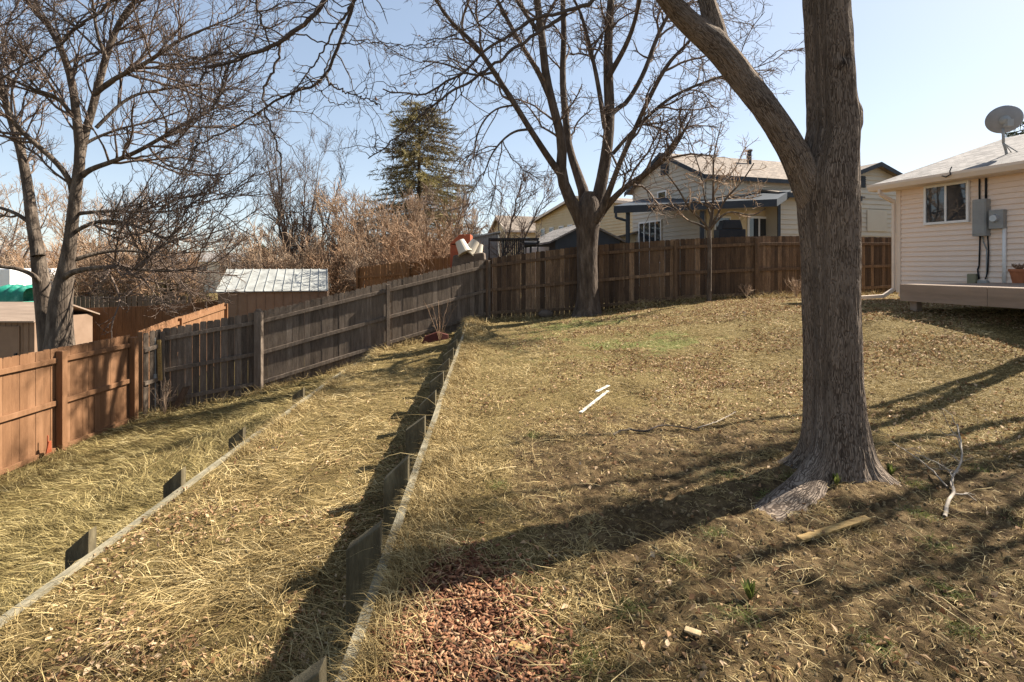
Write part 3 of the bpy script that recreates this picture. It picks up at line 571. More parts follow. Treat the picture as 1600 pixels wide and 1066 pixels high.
# --- tree at the fence
Z2=15.3; z=Z2
trk=[limb([(918,500,66),(918,488,50),(919,470,40),(918,440,36),(917,400,35),(918,365,38),(919,340,44),(921,315,36),(922,300,20)],z,K=40,f=.5)]
lm=[limb([(914,355,30),(903,333,24),(884,300,20),(875,263,19),(880,225,16),(866,174,15),(852,117,14),(847,56,13),(838,0,12)],z,-.6,L=4,K=24),
 limb([(878,275,14),(861,253,12),(828,202,10),(805,164,10),(772,113,9),(744,70,8),(697,28,6),(683,0,5)],z-.2,-1.2,L=2.5,K=24),
 limb([(858,150,11),(842,113,9),(814,70,8),(791,28,7),(777,0,6)],z-.4,.5,L=2.5,K=24),
 limb([(918,345,26),(913,300,19),(899,263,15),(889,232,12),(884,190,12),(878,120,11),(882,50,10),(878,0,9)],z+.3,1.0,L=4,K=24),
 limb([(922,350,26),(931,324,24),(941,281,21),(950,225,19),(953,178,18),(950,117,17),(950,56,15),(955,0,13)],z,.4,L=4,K=24),
 limb([(930,345,16),(941,328,14),(955,291,10),(969,253,9),(992,202,8),(1020,141,8),(1044,98,7),(1072,70,4)],z-.2,-1,L=1.5,K=24),
 limb([(932,345,14),(950,319,12),(978,291,9),(1016,267,9),(1044,244,8),(1063,216,6),(1074,195,3)],z,-1.5,K=24),
 limb([(952,185,10),(962,170,9),(978,164,8),(1006,117,8),(1025,61,7),(1044,23,6)],z+.1,.8,L=2,K=24),
 limb([(945,200,9),(936,140,8),(927,94,7),(913,38,6),(905,14,5)],z,.6,L=2,K=24),
 limb([(958,240,7),(978,216,6),(1020,174,6),(1058,145,5),(1133,117,4)],z-.3,-1.,L=1,K=24),
 limb([(848,60,9),(820,20,7),(800,-10,6)],z,1,L=3,K=24),limb([(951,120,10),(985,60,8),(1000,0,6)],z,-1,L=3,K=24),
 limb([(772,113,5),(740,120,4),(700,100,3),(660,95,2)],z-.9,-.5,K=24),limb([(828,202,5),(800,205,4),(770,235,3),(755,275,2)],z-.6,-.8,K=24),limb([(805,164,4),(770,170,3),(745,205,3),(740,250,2)],z-.6,.8,K=24)]
tree('maple_tree',U(918,492,Z2),lm,[dict(n=200,L=(1.0,2.6),K=9,t0=.22,ang=(.4,1.1),wig=.2,up=.0,rmax=.035,rtip=.011),
  dict(n=2400,L=(.4,1.3),K=7,ang=(.4,1.2),wig=.28,up=-.03,rmax=.014,rtip=.0065),dict(n=9000,L=(.12,.5),K=4,ang=(.4,1.2),wig=.3,up=-.02,rmax=.008,rtip=.0048)],M['bark_mid'],M['twig'],'large bare multi-limbed tree in the middle distance, its trunk standing against the board fence','tree',trunk=trk,leafn=70)
# --- sapling
z=14.9
lm=[limb([(1108,362,6),(1114,329,5),(1115,290,4),(1114,254,3),(1119,225,2),(1128,190,1.5)],z,0,K=16),limb([(1107,360,5),(1100,347,4),(1076,326,3.5),(1064,302,3),(1050,282,2.4),(1037,266,2)],z,-.8,K=16),
 limb([(1108,360,5),(1092,350,3.5),(1072,345,3),(1050,318,2.5),(1020,322,2)],z,.7,K=16),limb([(1110,352,5),(1121,338,4),(1130,314,3.5),(1160,284,2.6),(1178,255,2)],z,-.6,K=16),
 limb([(1110,358,5),(1118,347,4),(1136,330,3),(1160,334,2.6),(1178,338,2.4),(1196,326,2)],z,-.9,K=16),limb([(1112,340,4),(1100,310,3),(1098,280,2.4),(1085,240,1.8),(1070,200,1.4)],z,.6,K=16),
 limb([(1115,300,4),(1135,280,3),(1150,262,2),(1165,230,1.5)],z,.8,K=16),limb([(1113,325,4),(1090,315,3),(1072,318,2),(1062,328,1.6)],z,-.6,K=16),limb([(1115,310,4),(1140,305,3),(1165,312,2),(1190,305,1.6)],z,.5,K=16)]
tree('sapling',U(1108,471,z),lm,[dict(n=90,L=(.35,.95),K=7,t0=.2,ang=(.5,1.1),wig=.25,up=.06,rmax=.02,rtip=.008),dict(n=420,L=(.15,.45),K=5,ang=(.4,1.1),wig=.3,up=.05,rmax=.01,rtip=.005)],M['bark_pale'],M['twig_pale'],'small young tree with a thin pale trunk in front of the brown fence','tree',trunk=[limb([(1108,476,9),(1108,440,7.5),(1109,400,7),(1108,358,7)],z,0,K=14)],leafn=24)
# --- big tree at left
z=14.2
lm=[limb([(60,400,20),(50,345,18),(45,300,16),(37,255,14),(30,225,13),(15,180,11),(4,143,10),(-10,90,8)],z,.5,L=4,K=24),
 limb([(104,420,22),(110,375,19),(118,300,17),(127,240,16),(120,190,13),(114,130,12),(98,80,10),(75,38,8),(48,8,6)],z,-.3,L=3.5,K=24),
 limb([(126,245,14),(131,214,13),(143,176,12),(151,143,12),(165,90,11),(184,38,9),(210,0,7)],z,.5,L=3.5,K=24),
 limb([(150,146,9),(176,124,8),(225,101,7),(263,75,6),(285,60,5),(338,38,3)],z,-1,L=1,K=24),limb([(128,275,10),(140,265,9),(169,255,8),(210,240,7),(255,214,6),(285,195,5),(330,175,3)],z,-1.2,L=.8,K=24),
 limb([(122,334,7),(150,331,6),(180,330,5),(225,332,4),(263,308,3),(290,300,2)],z,-.8,K=24),limb([(118,362,7),(135,352,7),(158,345,6),(188,345,5),(240,364,4),(278,383,3)],z,-1,K=24),
 limb([(112,300,9),(109,281,9),(90,255,9),(56,225,9),(22,195,8),(4,150,6)],z,-1,L=2,K=24),limb([(94,440,12),(104,430,11),(124,421,9),(180,416,7),(210,421,5),(263,425,4),(311,418,2.5)],z,-1,K=24),
 limb([(60,440,9),(52,429,8),(26,419,7),(0,417,6),(-50,410,4)],z,-.7,K=24),limb([(210,421,5),(240,395,4),(262,378,3),(300,365,2)],z-1,.2,K=24),limb([(128,228,6),(150,215,5),(190,200,4),(240,190,3),(290,170,2)],z,.9,K=24),
 limb([(105,410,9),(150,395,7),(200,390,5),(250,400,3)],z,1,K=24),limb([(50,350,8),(20,330,6),(-20,320,4)],z,0,K=24),limb([(120,190,8),(90,150,6),(50,140,5),(10,120,3)],z,-1,L=1,K=24),limb([(165,90,7),(150,50,5),(145,0,4)],z,-.5,L=2,K=24),
 limb([(225,332,3),(280,330,2.5),(330,300,2)],z-.8,-.3,K=24),limb([(150,200,6),(200,150,5),(250,140,4),(330,130,2)],z+.3,1.2,K=24)]
tree('cottonwood_tree',U(85,560,z),lm,[dict(n=330,L=(1.2,3.4),K=10,t0=.15,ang=(.4,1.1),wig=.14,up=.05,rmax=.035,rtip=.012),dict(n=3800,L=(.4,1.2),K=6,ang=(.35,1.0),wig=.2,up=.12,rmax=.014,rtip=.0065),
  dict(n=13000,L=(.12,.5),K=4,ang=(.4,1.1),wig=.25,up=.1,rmax=.008,rtip=.0048)],M['bark_pale'],M['twig'],'big spreading leafless tree with a double trunk behind the orange fence on the left','tree',trunk=[limb([(80,600,36),(76,560,28),(70,490,26),(62,420,24),(56,375,18)],z+.2,0,K=24),limb([(92,600,60),(93,550,46),(93,510,38),(95,465,34),(103,425,26),(110,375,19)],z,0,K=24)])
# --- generic trees
def gen_tree(name,px,Z,base,H,spread,nst,lev,mt,mc,label,r0=.12,lean=0,group=None,cat='tree',filt=None):
    x0=(px-800)/F*Z; lm=[]
    for i in range(nst):
        a=2*math.pi*i/nst+rng.random()*.8; s=spread*rng.uniform(.5,1)*(1 if nst>1 else 0); hh=H*rng.uniform(.75,1)
        d=np.array([math.cos(a)*s,math.sin(a)*s]); st=np.array([x0,Z,base])+np.array([d[0]*.05,d[1]*.05,0])
        pts=[st,st+np.array([d[0]*.18,d[1]*.18,hh*.25]),st+np.array([d[0]*.5,d[1]*.5,hh*.55]),st+np.array([d[0]*.8,d[1]*.8,hh*.8]),st+np.array([d[0],d[1],hh])]
        if filt is not None: pts=[np.array([max(q[0],q[1]*1.03) if (q[2]-1.6)<.54*q[1] else q[0],q[1],q[2]]) for q in pts]
        lm.append(resample(pts,[r0,r0*.8,r0*.55,r0*.3,r0*.1],16,2,.03*H/8))
    return tree(name,(x0,Z,base),lm,lev,mt,mc,label,cat,group,Sd=7,trunk=lm,filt=filt)[0]
OFF=lambda P:((P[:,:,0]>1.0*P[:,:,1])|(P[:,:,2]-1.6>.53*P[:,:,1])|(P[:,:,1]<.2)).all(1)
LV=lambda a,b,c,L1,s=1.:[dict(n=a,L=(L1*.5,L1),K=8,t0=.2,ang=(.35,.9),wig=.13,up=.09,rmax=.05,rtip=.013*s),dict(n=b,L=(L1*.2,L1*.5),K=6,ang=(.35,.9),wig=.2,up=.1,rmax=.02,rtip=.0085*s),dict(n=c,L=(L1*.08,L1*.22),K=4,ang=(.35,1.),wig=.2,up=.08,rmax=.012,rtip=.0065*s)]
gen_tree('ash_tree',466,33,-2.2,11.6,3.4,6,LV(130,1300,4500,3.0,.9),M['bark_mid'],M['twig'],'slender bare tree with several upright stems behind the metal roofed shed',.10)
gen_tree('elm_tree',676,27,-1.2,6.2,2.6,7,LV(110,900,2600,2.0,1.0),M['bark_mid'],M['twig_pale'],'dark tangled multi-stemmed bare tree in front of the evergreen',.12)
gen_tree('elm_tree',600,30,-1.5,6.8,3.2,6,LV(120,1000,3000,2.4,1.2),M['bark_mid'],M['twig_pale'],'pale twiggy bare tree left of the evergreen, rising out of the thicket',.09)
gen_tree('plum_tree',765,24,-.8,6.4,2.6,5,LV(70,500,1500,2.0,1.),M['bark_mid'],M['twig'],'reddish bare tree whose twigs arch toward the beige houses',.08)
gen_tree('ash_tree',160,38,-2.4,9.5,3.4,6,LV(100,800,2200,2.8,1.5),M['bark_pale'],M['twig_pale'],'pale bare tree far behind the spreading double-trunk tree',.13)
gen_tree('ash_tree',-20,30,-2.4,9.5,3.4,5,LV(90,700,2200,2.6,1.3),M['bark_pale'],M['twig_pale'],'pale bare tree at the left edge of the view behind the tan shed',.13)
# trees right of the frame that throw the long shadows across the lawn
gen_tree('side_yard_tree',800+F*7.62/7.6,7.6,.3,10.5,1.6,3,LV(30,140,400,2.0,.9),M['bark_mid'],M['twig'],'tall bare three-stemmed tree beside the deck, outside the right edge',.075,filt=OFF)
gen_tree('side_yard_tree',800+F*7.6/5.1,5.1,.1,8.5,2.2,4,LV(34,150,400,2.0,.9),M['bark_mid'],M['twig'],'bare tree nearest the camera outside the right edge',.06,filt=OFF)
gen_tree('side_yard_tree',800+F*7.7/6.3,6.3,.3,9.5,2.2,4,LV(30,130,400,2.4,.9),M['bark_mid'],M['twig'],'widest bare tree farthest outside the right edge',.07,filt=OFF)
# thicket of shrubs
def make_shrub(m,lab):
    P=[];
    for i in range(16):
        a=rng.uniform(0,6.28); s=rng.uniform(.3,1.5); h=rng.uniform(2.0,3.8); st=np.array([math.cos(a)*.3,math.sin(a)*.3,0])
        P.append(resample([st,st+[math.cos(a)*s*.4,math.sin(a)*s*.4,h*.5],st+[math.cos(a)*s,math.sin(a)*s,h]],[.03,.02,.01],12,2,.03))
    return tree('shrub',(0,0,0),P,[dict(n=90,L=(.6,1.4),K=6,t0=.1,ang=(.3,.9),wig=.2,up=.06,rmax=.016,rtip=.011),dict(n=900,L=(.3,.8),K=5,ang=(.3,1.),wig=.25,up=.05,rmax=.011,rtip=.009)],m,m,lab,'shrub','bare shrubs in the thicket',Sd=5,trunk=P)[0]
pr=[make_shrub(M['twig_tan'],'leafless brown tan shrub in the dense thicket beyond the fence'),make_shrub(M['twig_pale'],'leafless paler shrub in the dense thicket beyond the fence')]
sp=[]
for i in range(66):
    px=rng.uniform(60,760); Z=rng.uniform(21,36); 
    if px<540 and Z<27: Z+=8
    if 730<px and Z<30: Z+=9
    sp.append((px,Z))
for i,(px,Z) in enumerate(sp):
    o=pr[i] if i<2 else copy_tree(pr[i%2]); x0=(px-800)/F*Z; o.location=(x0,Z,float(macro(x0,Z))-.05); o.rotation_euler.z=rng.uniform(0,6.28)
    top=1.6+(HOR-(388 if px<500 else 356)+rng.uniform(-45,30))/F*Z; s=max(.55,(top-o.location.z)/3.9); o.scale=(s,s,s*rng.uniform(.85,1.2))
# ------------------------------------------------------------------ conifers
def conifer(name,px,Z,base,H,Rm,m,label,nb=420,per=110,nl=.34,wd=.05):
    x0=(px-800)/F*Z; root=empty(name,(x0,Z,base),0,label,'evergreen')
    mb=MB(); mb.cyl((0,0,0),(0,0,H*.96),H*.022,.02,10); mb.build('trunk',M['bark_mid'],root)
    h=rng.random(nb)**.85*.95+.03; az=rng.uniform(0,6.28,nb); rr=Rm*(1-h)**.38*rng.uniform(.6,1.1,nb)*(1+.25*np.sin(az*3+h*9))+.12
    K=7; t=np.linspace(0,1,K)[None]; P=np.stack([np.cos(az)[:,None]*rr[:,None]*t,np.sin(az)[:,None]*rr[:,None]*t,h[:,None]*H+rr[:,None]*(.12*t-.38*t*t+.16*t**4)],-1)
    Rr=np.repeat((.012+.02*(1-h))[:,None],K,1)*np.linspace(1,.3,K)[None]; V,Fc=tubes(P,Rr,4); mesh_np('branches',V,Fc,M['bark_mid'],root,world=False)
    n=nb*per; i=rng.choice(nb,n,p=rr/rr.sum()); q=(.12+.88*rng.random(n)**.7)*(K-1); k=np.minimum(q.astype(int),K-2); f=(q-k)[:,None]
    p=P[i,k]*(1-f)+P[i,k+1]*f; d=P[i,k+1]-P[i,k]; d/=np.linalg.norm(d,axis=1,keepdims=True)+1e-9; d=d+.75*rng.standard_normal((n,3)); d/=np.linalg.norm(d,axis=1,keepdims=True)
    L=nl*rng.uniform(.5,1.1,n)[:,None]; s=np.cross(d,rng.standard_normal((n,3))); s/=np.linalg.norm(s,axis=1,keepdims=True); w2=wd*.5
    V=np.stack([p-s*w2,p+s*w2,p+d*L+s*w2*.3,p+d*L-s*w2*.3],1); Fc=np.arange(n*4).reshape(-1,4)
    mesh_np('needles',V,Fc,m,root,rnd=np.repeat(np.clip(rng.random(n)*.6+.4*(q/(K-1)),0,1),4),world=False)
    return root
conifer('spruce_tree',655,37,-2.3,15.2,4.5,M['needle_warm'],'tall dense dark evergreen rising above the bare trees',800,46,.45,.05)
conifer('spruce_tree',405,62,-3,7.0,2.6,M['needle'],'small dark evergreen top showing over the thicket above the shed',120,70,.6,.1)
conifer('juniper_tree',275,28,-2.3,3.2,2.0,M['needle_warm'],'low rounded green conifer behind the dark picket fence',160,80,.3,.05)
conifer('pine_tree',1652,20,.8,7.4,2.3,M['needle'],'dark pine behind the roof with the satellite dish',200,90,.3,.04)
# ------------------------------------------------------------------ fences
def fence(name,label,cat,pts,m,side=None,rails=(.12,.5,.86),pitch=.142,gap=.009,posts=True,jit=.012,rnd=(0,1),postm=None,posttop=-.03,ear=.03,group=None,pw=.09,flip=1,special=None,thin=.018):
    root=empty(name,(pts[0][0],pts[0][1],pts[0][2]),0,label,cat,group)
    for bi,(a,b) in enumerate(zip(pts[:-1],pts[1:])):
        A=Vector(a[:2]);B=Vector(b[:2]);d=B-A;Ln=d.length;d.normalize();nr=Vector((d.y,-d.x))*flip
        if side is None:
            if nr.dot(-A)<0: nr=-nr
        mb=MB(); n=max(1,int(Ln/pitch)); p=Ln/n
        for i in range(n):
            s0=i*p+gap*rng.uniform(.3,1.1); s1=(i+1)*p-gap*rng.uniform(.0,.7); tm=(i+.5)/n
            zb=a[2]+(b[2]-a[2])*tm+rng.uniform(-.01,.02); zt=a[3]+(b[3]-a[3])*tm+rng.uniform(-jit,jit); tl=rng.uniform(-.004,.004)
            mb.rv=rng.uniform(*rnd)
            q=[(s0,zb),(s1,zb),(s1+tl,zt-ear),(s1-ear*.7+tl,zt),(s0+ear*.7+tl,zt),(s0+tl,zt-ear)]
            off=rng.uniform(-.003,.003)
            mb.prism([(A.x+d.x*s+nr.x*off,A.y+d.y*s+nr.y*off,zz_) for s,zz_ in q],(-nr.x*thin,-nr.y*thin,0))
        mb.build('picket_panel',m,root,world=True)
        for rf in rails:
            za=a[3]+(a[2]-a[3])*rf; zb_=b[3]+(b[2]-b[3])*rf; r=MB(); r.rv=rng.uniform(.5,.9)
            r.beam((A.x+nr.x*.026,A.y+nr.y*.026,za),(B.x+nr.x*.026,B.y+nr.y*.026,zb_),.04,.088); r.build('rail',m,root,world=True,bev=.004)
    if posts:
        for i,a in enumerate(pts):
            A=Vector(a[:2]); b=pts[min(i+1,len(pts)-1)]; c=pts[max(i-1,0)]; d=(Vector(b[:2])-Vector(c[:2])).normalized(); nr=Vector((d.y,-d.x))*flip
            if side is None and nr.dot(-A)<0: nr=-nr
            o=.012+pw/2; mb=MB(); mb.rv=.6; c0=Vector((A.x+nr.x*o,A.y+nr.y*o,0)); h=pw/2; dd=Vector((d.x,d.y,0))*h; nn=Vector((nr.x,nr.y,0))*h
            zb=Vector((0,0,a[2]-.1)); zt=Vector((0,0,a[3]+posttop))
            mb.hexa([c0-dd-nn+zb,c0+dd-nn+zb,c0+dd+nn+zb,c0-dd+nn+zb],[c0-dd-nn+zt,c0+dd-nn+zt,c0+dd+nn+zt,c0-dd+nn+zt]); mb.build('post',postm or m,root,world=True,bev=.006)
    return root
def fp(px,yt,yb,Z): x=(px-800)/F*Z; return (x,Z,1.6-(yb-HOR)/F*Z-.06,1.6-(yt-HOR)/F*Z)
gA=[fp(254,514,640,12.22),fp(408,487,612,13.2),fp(605,441,548,14.8),fp(762,404,500,16.4)]
fa=fence('board_fence','weathered grey board fence stepping down the slope from the corner to the gate','fence',gA,M['grey_wood'],gap=.003,posttop=-.06)
# round-capped tall post
a=gA[1]; mb=MB(); mb.rv=.8; mb.box(a[0]-.085,a[0]+.085,a[1]-.2,a[1]-.06,a[2]-.1,a[3]+.02); mb.build('post',M['grey_wood'],fa,world=True,bev=.01)
mb=MB(); mb.rv=.3; mb.cyl((a[0],a[1]-.13,a[3]+.02),(a[0],a[1]-.13,a[3]+.07),.075,.06,16); mb.build('post_cap',M['grey_wood'],fa,world=True,bev=.01)
gB=[gA[-1],fp(905,385,494,16.05),fp(1055,374,477,15.6),fp(1180,369,471,15.62)]
fence('board_fence','brown stained board fence behind the bare multi-limbed tree, from the corner past the sapling','fence',gB,M['brown_wood'],gap=.006,jit=.007,ear=.022,posttop=-.05)
gC=[gB[-1],fp(1261,369,466,16.4),fp(1333,370,461,17.2),fp(1396,371,457,18.0)]
fence('board_fence','warm brown board fence between the thick trunk and the white sided house','fence',gC,M['brown_wood'],gap=.004,jit=.007,ear=.022,posttop=-.05)
# orange fence
oz=(-1.8,.13)
gO=[(-8.1,y_,-1.8,.13) for y_ in (4.9,7.3,9.7,11.55)]
fence('stained_fence','orange brown stained fence with square posts on the lowest terrace, sunlit','fence',gO,M['orange_wood'],rails=(.11,.5,.93),gap=.004,jit=.006,posttop=-.05,pw=.12,ear=.022)
# gate
gt=[(-8.02,11.86,-1.68,.16),(-7.90,12.16,-1.66,.17)]
g_=fence('yard_gate','narrow weathered gate, darkened as in shadow, hanging ajar between the orange fence and the grey fence','gate',[(-7.95,11.72,-1.66,.12),(-7.86,12.2,-1.66,.2)],M['grey_wood'],rails=(.2,.6),posts=False,pitch=.16,rnd=(0,.15),gap=.03,jit=.04)  # pickets kept at the darkest wood tones, putting the gate's shadow into their colour
mb=MB(); mb.beam((-7.80,12.15,-.35),(-7.76,12.12,-1.0+1.0),.05,.04); mb=MB(); mb.hexa([(-7.84,12.05,-.95),(-7.77,12.05,-.95),(-7.77,12.1,-.95),(-7.84,12.1,-.95)],[(-7.87,12.05,-.05),(-7.80,12.05,-.05),(-7.80,12.1,-.05),(-7.87,12.1,-.05)]); mb.build('latch_board',M['sun_wood'],g_,world=True)
mb=MB(); mb.box(-7.94,-7.89,12.02,12.08,-1.7,0); mb.build('latch_post',M['grey_metal'],g_,world=True); mb=MB(); mb.box(-7.96,-7.86,11.99,12.03,-.95,-.80); mb.build('latch',M['grey_metal'],g_,world=True)
mb=MB(); mb.hexa([(-7.62,12.05,-1.72),(-7.45,12.05,-1.68),(-7.45,12.07,-1.68),(-7.62,12.07,-1.72)],[(-7.44,12.3,-1.15),(-7.27,12.3,-1.12),(-7.27,12.32,-1.12),(-7.44,12.32,-1.15)]); tag(mb.build('board_offcut',M['brown_wood']),'short brown board leaning on the grey fence next to the gate','board')
# neighbour fences
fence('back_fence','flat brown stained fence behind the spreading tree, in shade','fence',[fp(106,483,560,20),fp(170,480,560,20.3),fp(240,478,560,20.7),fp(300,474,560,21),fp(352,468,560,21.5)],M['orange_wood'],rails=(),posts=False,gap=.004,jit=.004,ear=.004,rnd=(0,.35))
fence('picket_fence','dark weathered fence farther back, its gappy tops above the flat brown fence','fence',[fp(104,464,520,25),fp(170,463,520,25),fp(240,462,520,25.5),fp(300,463,520,26)],M['grey_wood'],rails=(.5,),posts=False,gap=.05,pitch=.21,rnd=(0,.7))
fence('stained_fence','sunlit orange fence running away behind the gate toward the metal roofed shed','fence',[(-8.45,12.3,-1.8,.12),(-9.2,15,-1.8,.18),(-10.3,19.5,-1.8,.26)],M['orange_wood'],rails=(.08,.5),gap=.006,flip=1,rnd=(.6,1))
fence('far_fence','orange lit low fence beyond the thicket near the junk pile','fence',[fp(560,418,470,22.5),fp(640,408,470,21.5),fp(735,398,470,21)],M['rust_wood'],rails=(.3,),gap=.01,pitch=.15)
# ------------------------------------------------------------------ timber terrace edging
def edging(name,label,UW_,y0,y1,levf,lowf,py):
    root=empty(name,(UW_,2,float(levf(2))),0,label,'retaining wall')
    # planks in lengths
    ys=np.arange(y0,y1,2.44)
    for ya in ys:
        yb=min(ya+2.435,y1); n=12; mb=MB()
        yy_=np.linspace(ya,yb,n+1)
        for p,q in zip(yy_[:-1],yy_[1:]):
            f=lambda y_,u_,z_:(u_-K0*y_,y_,z_)
            t0,t1=float(levf(p))+.035+.008*float(vn(p*1.3,UW_)),float(levf(q))+.035+.008*float(vn(q*1.3,UW_)); b0,b1=float(lowf(p))-.15,float(lowf(q))-.15
            wb=.008*float(vn(p*.9,UW_*3)); ul,ur=UW_-.045+wb,UW_+.004+wb
            mb.hexa([f(p,ul,b0),f(p,ur,b0),f(q,ur,b1),f(q,ul,b1)],[f(p,ul,t0),f(p,ur,t0),f(q,ur,t1),f(q,ul,t1)])
        mb.build('plank',M['wall_wood'],root,world=True)
    for y_ in py:
        zt=float(levf(y_))+.035+.17; zb=float(lowf(y_))-.2; ur=UW_-.047; ul=ur-.18; lean=rng.uniform(-.015,.015); drop=rng.uniform(.12,.17)
        f=lambda yy,u_,z_:(u_-K0*yy,yy,z_)
        mb=MB(); mb.hexa([f(y_,ul,zb),f(y_,ur,zb),f(y_+.09,ur,zb),f(y_+.09,ul,zb)],[f(y_+lean,ul,zt-drop),f(y_+lean,ur,zt),f(y_+.09+lean,ur,zt),f(y_+.09+lean,ul,zt-drop)]); mb.build('post',M['post_wood'],root,world=True,bev=.006)
edging('timber_edging','upper timber retaining edge with slant-topped posts, running from the foreground to the fence corner',UW,-2.5,15.6,lambda y_:upz(UW-K0*y_,y_),lambda y_:midz(UW-.05,y_),[.84,1.87]+[2.9+1.05*i for i in range(11)])
edging('timber_edging','lower timber retaining edge half buried in straw, left of the middle terrace',LW,-1.5,13.9,lambda y_:midz(LW,y_),lambda y_:lowz(LW-.05,y_),[1.7,2.9,4.1,5.35,6.7,8.9])
# ------------------------------------------------------------------ buildings
def siding(mb,x0f,x1f,z0,z1,y,pitch=.115,d=.03): # faces -y; x0f/x1f functions of z
    z_=z0
    while z_<z1-1e-4:
        zt=min(z_+pitch,z1); a0,b0,a1,b1=x0f(z_),x1f(z_),x0f(zt),x1f(zt)
        if b0-a0>.01 and b1-a1>-.001:
            mb.add([(a0,y-d,z_),(b0,y-d,z_),(b1,y-.002,zt),(a1,y-.002,zt)],[(0,1,2,3)]); mb.add([(a0,y,z_),(b0,y,z_),(b0,y-d,z_),(a0,y-d,z_)],[(0,1,2,3)])
        z_=zt
def roofslab(mb,poly,th=.12): # poly 4 pts top surface; thickness down
    mb.prism(poly,(0,0,-th))
def window(parent,x0,x1,z0,z1,y,fm,split=True,fw=.055,name='window'):
    f=MB(); d=.05
    for a in ((x0,x1,z0,z0+fw),(x0,x1,z1-fw,z1),(x0,x0+fw,z0+fw,z1-fw),(x1-fw,x1,z0+fw,z1-fw)): f.box(a[0],a[1],y-d,y,a[2],a[3])
    if split: xm=(x0+x1)/2; f.box(xm-fw*.4,xm+fw*.4,y-d+.006,y,z0+fw,z1-fw)
    o=f.build(name,fm,parent)
    g_=MB(); g_.box(x0+fw,x1-fw,y-.026,y-.018,z0+fw,z1-fw); g_.build('pane',M['glass'],o); return o
# H1 right house
zg=.82; W=(9.8,13.8,zg); h1=empty('sided_house',W,math.atan2(-.968,.25),'cream lap-sided single storey house with grey shingle roof at the right edge','house')
Lh=10; zw=3.60-zg; z0=.18
mb=MB(); siding(mb,lambda z:.0,lambda z:Lh,z0,zw,0,.118); 
mb.box(.0,Lh,.0,8.6,0,zw)
mb.build('wall',M['siding'],h1)
m2=MB(); 
for i in range(60):
    zz_=z0+i*.118
    wd=4.3-max(0,(zz_-zw))/.33
    if wd<.1: break
    m2.add([(-.014,4.3-wd,zz_),(-.014,4.3+wd,zz_),(-.002,4.3+wd,zz_+.118),(-.002,4.3-wd,zz_+.118)],[(0,3,2,1)])
m2.build('end_wall',M['siding'],h1)
mb=MB(); mb.box(.02,Lh-.02,.03,8.5,-.6,.0); mb.build('foundation',M['stone'],h1)
mb=MB(); mb.box(-.025,.09,-.045,.0,.1,zw); mb.build('corner_board',M['trim'],h1)
mb=MB(); ov=.42; ez=zw+.03; rz_=ez+4.72*.33
roofslab(mb,[(-.4,-ov,ez+.05),(Lh,-ov,ez+.05),(Lh,4.3,rz_),(-.4,4.3,rz_)],.05); roofslab(mb,[(-.4,4.3,rz_),(Lh,4.3,rz_),(Lh,9.02,ez+.05),(-.4,9.02,ez+.05)],.05)
mb.build('roof',M['shingle_grey'],h1)
mb=MB(); mb.box(-.38,Lh,-ov+.02,0.02,ez-.13,ez-.10); mb.build('soffit',M['trim'],h1)
mb=MB(); mb.prism([(-.42,-ov-.11,ez-.02),(-.42,-ov-.11,ez+.04),(-.42,-ov+.02,ez+.04),(-.42,-ov+.02,ez-.12),(-.42,-ov-.06,ez-.12)],(Lh+.4,0,0)); mb.build('gutter',M['trim'],h1,bev=.004)
mb=MB(); mb.prism([(-.42,-ov,ez-.1),(-.42,-ov,ez+.04),(-.42,4.3,rz_-.01),(-.42,4.3,rz_-.16)],(.035,0,0)); mb.build('rake_board',M['trim'],h1)
mb=MB(); 
for p,q in (((-.12,-ov-.03,ez-.1),(-.12,-ov-.03,ez-.22)),((-.12,-ov-.03,ez-.22),(-.06,-.07,ez-.42)),((-.06,-.07,ez-.42),(-.06,-.07,.16)),((-.06,-.07,.18),(-.12,-.35,.0)),((-.12,-.35,.0),(-.5,-1.9,-.1))): mb.beam(p,q,.085,.065,up=(1,0,0.01))
mb.build('downspout',M['trim'],h1,bev=.006)
window(h1,.71,1.73,2.57-zg,3.50-zg,-.03,M['white'])
# electrics
e_=MB(); e_.box(1.87,2.14,-.17,-.01,2.24-zg,3.04-zg); eo=e_.build('service_panel',M['grey_metal'],h1,bev=.008)
e_=MB(); e_.box(1.885,2.125,-.18,-.172,2.28-zg,3.0-zg); e_.build('panel_door',M['grey_metal'],eo,bev=.004)
e_=MB(); e_.box(2.17,2.45,-.13,-.01,2.38-zg,2.78-zg); mo=e_.build('meter_box',M['grey_metal'],h1,bev=.008)
e_=MB(); e_.cyl((2.30,-.13,2.60-zg),(2.30,-.2,2.60-zg),.085,.07,20); e_.build('meter_dial',M['meter_glass'],mo)
e_=MB(); e_.cyl((2.42,-.05,.35),(2.42,-.05,2.38-zg),.035,None,12); e_.build('conduit',M['white'],h1,smooth=True)
for xa,pts,r in ((0,[(1.93,-.04,zw-.05),(1.93,-.04,3.04-zg)],.018),(0,[(2.06,-.04,zw-.05),(2.06,-.04,3.04-zg)],.022),(0,[(1.95,-.05,2.24-zg),(1.93,-.05,1.6-zg),(1.90,-.05,1.5-zg),(1.93,-.05,1.3-zg)],.016),(0,[(2.1,-.05,2.24-zg),(2.12,-.05,1.9-zg),(2.1,-.05,1.45-zg),(2.06,-.06,1.3-zg)],.014)):
    MB().tube(pts,r,8).build('cable',M['black'],h1,smooth=True)
MB().tube([(2.0,-.05,2.24-zg),(2.02,-.05,2.1-zg),(2.08,-.05,1.95-zg),(2.08,-.05,1.3-zg)],.013,8).build('cable',M['grey_metal'],h1,smooth=True)
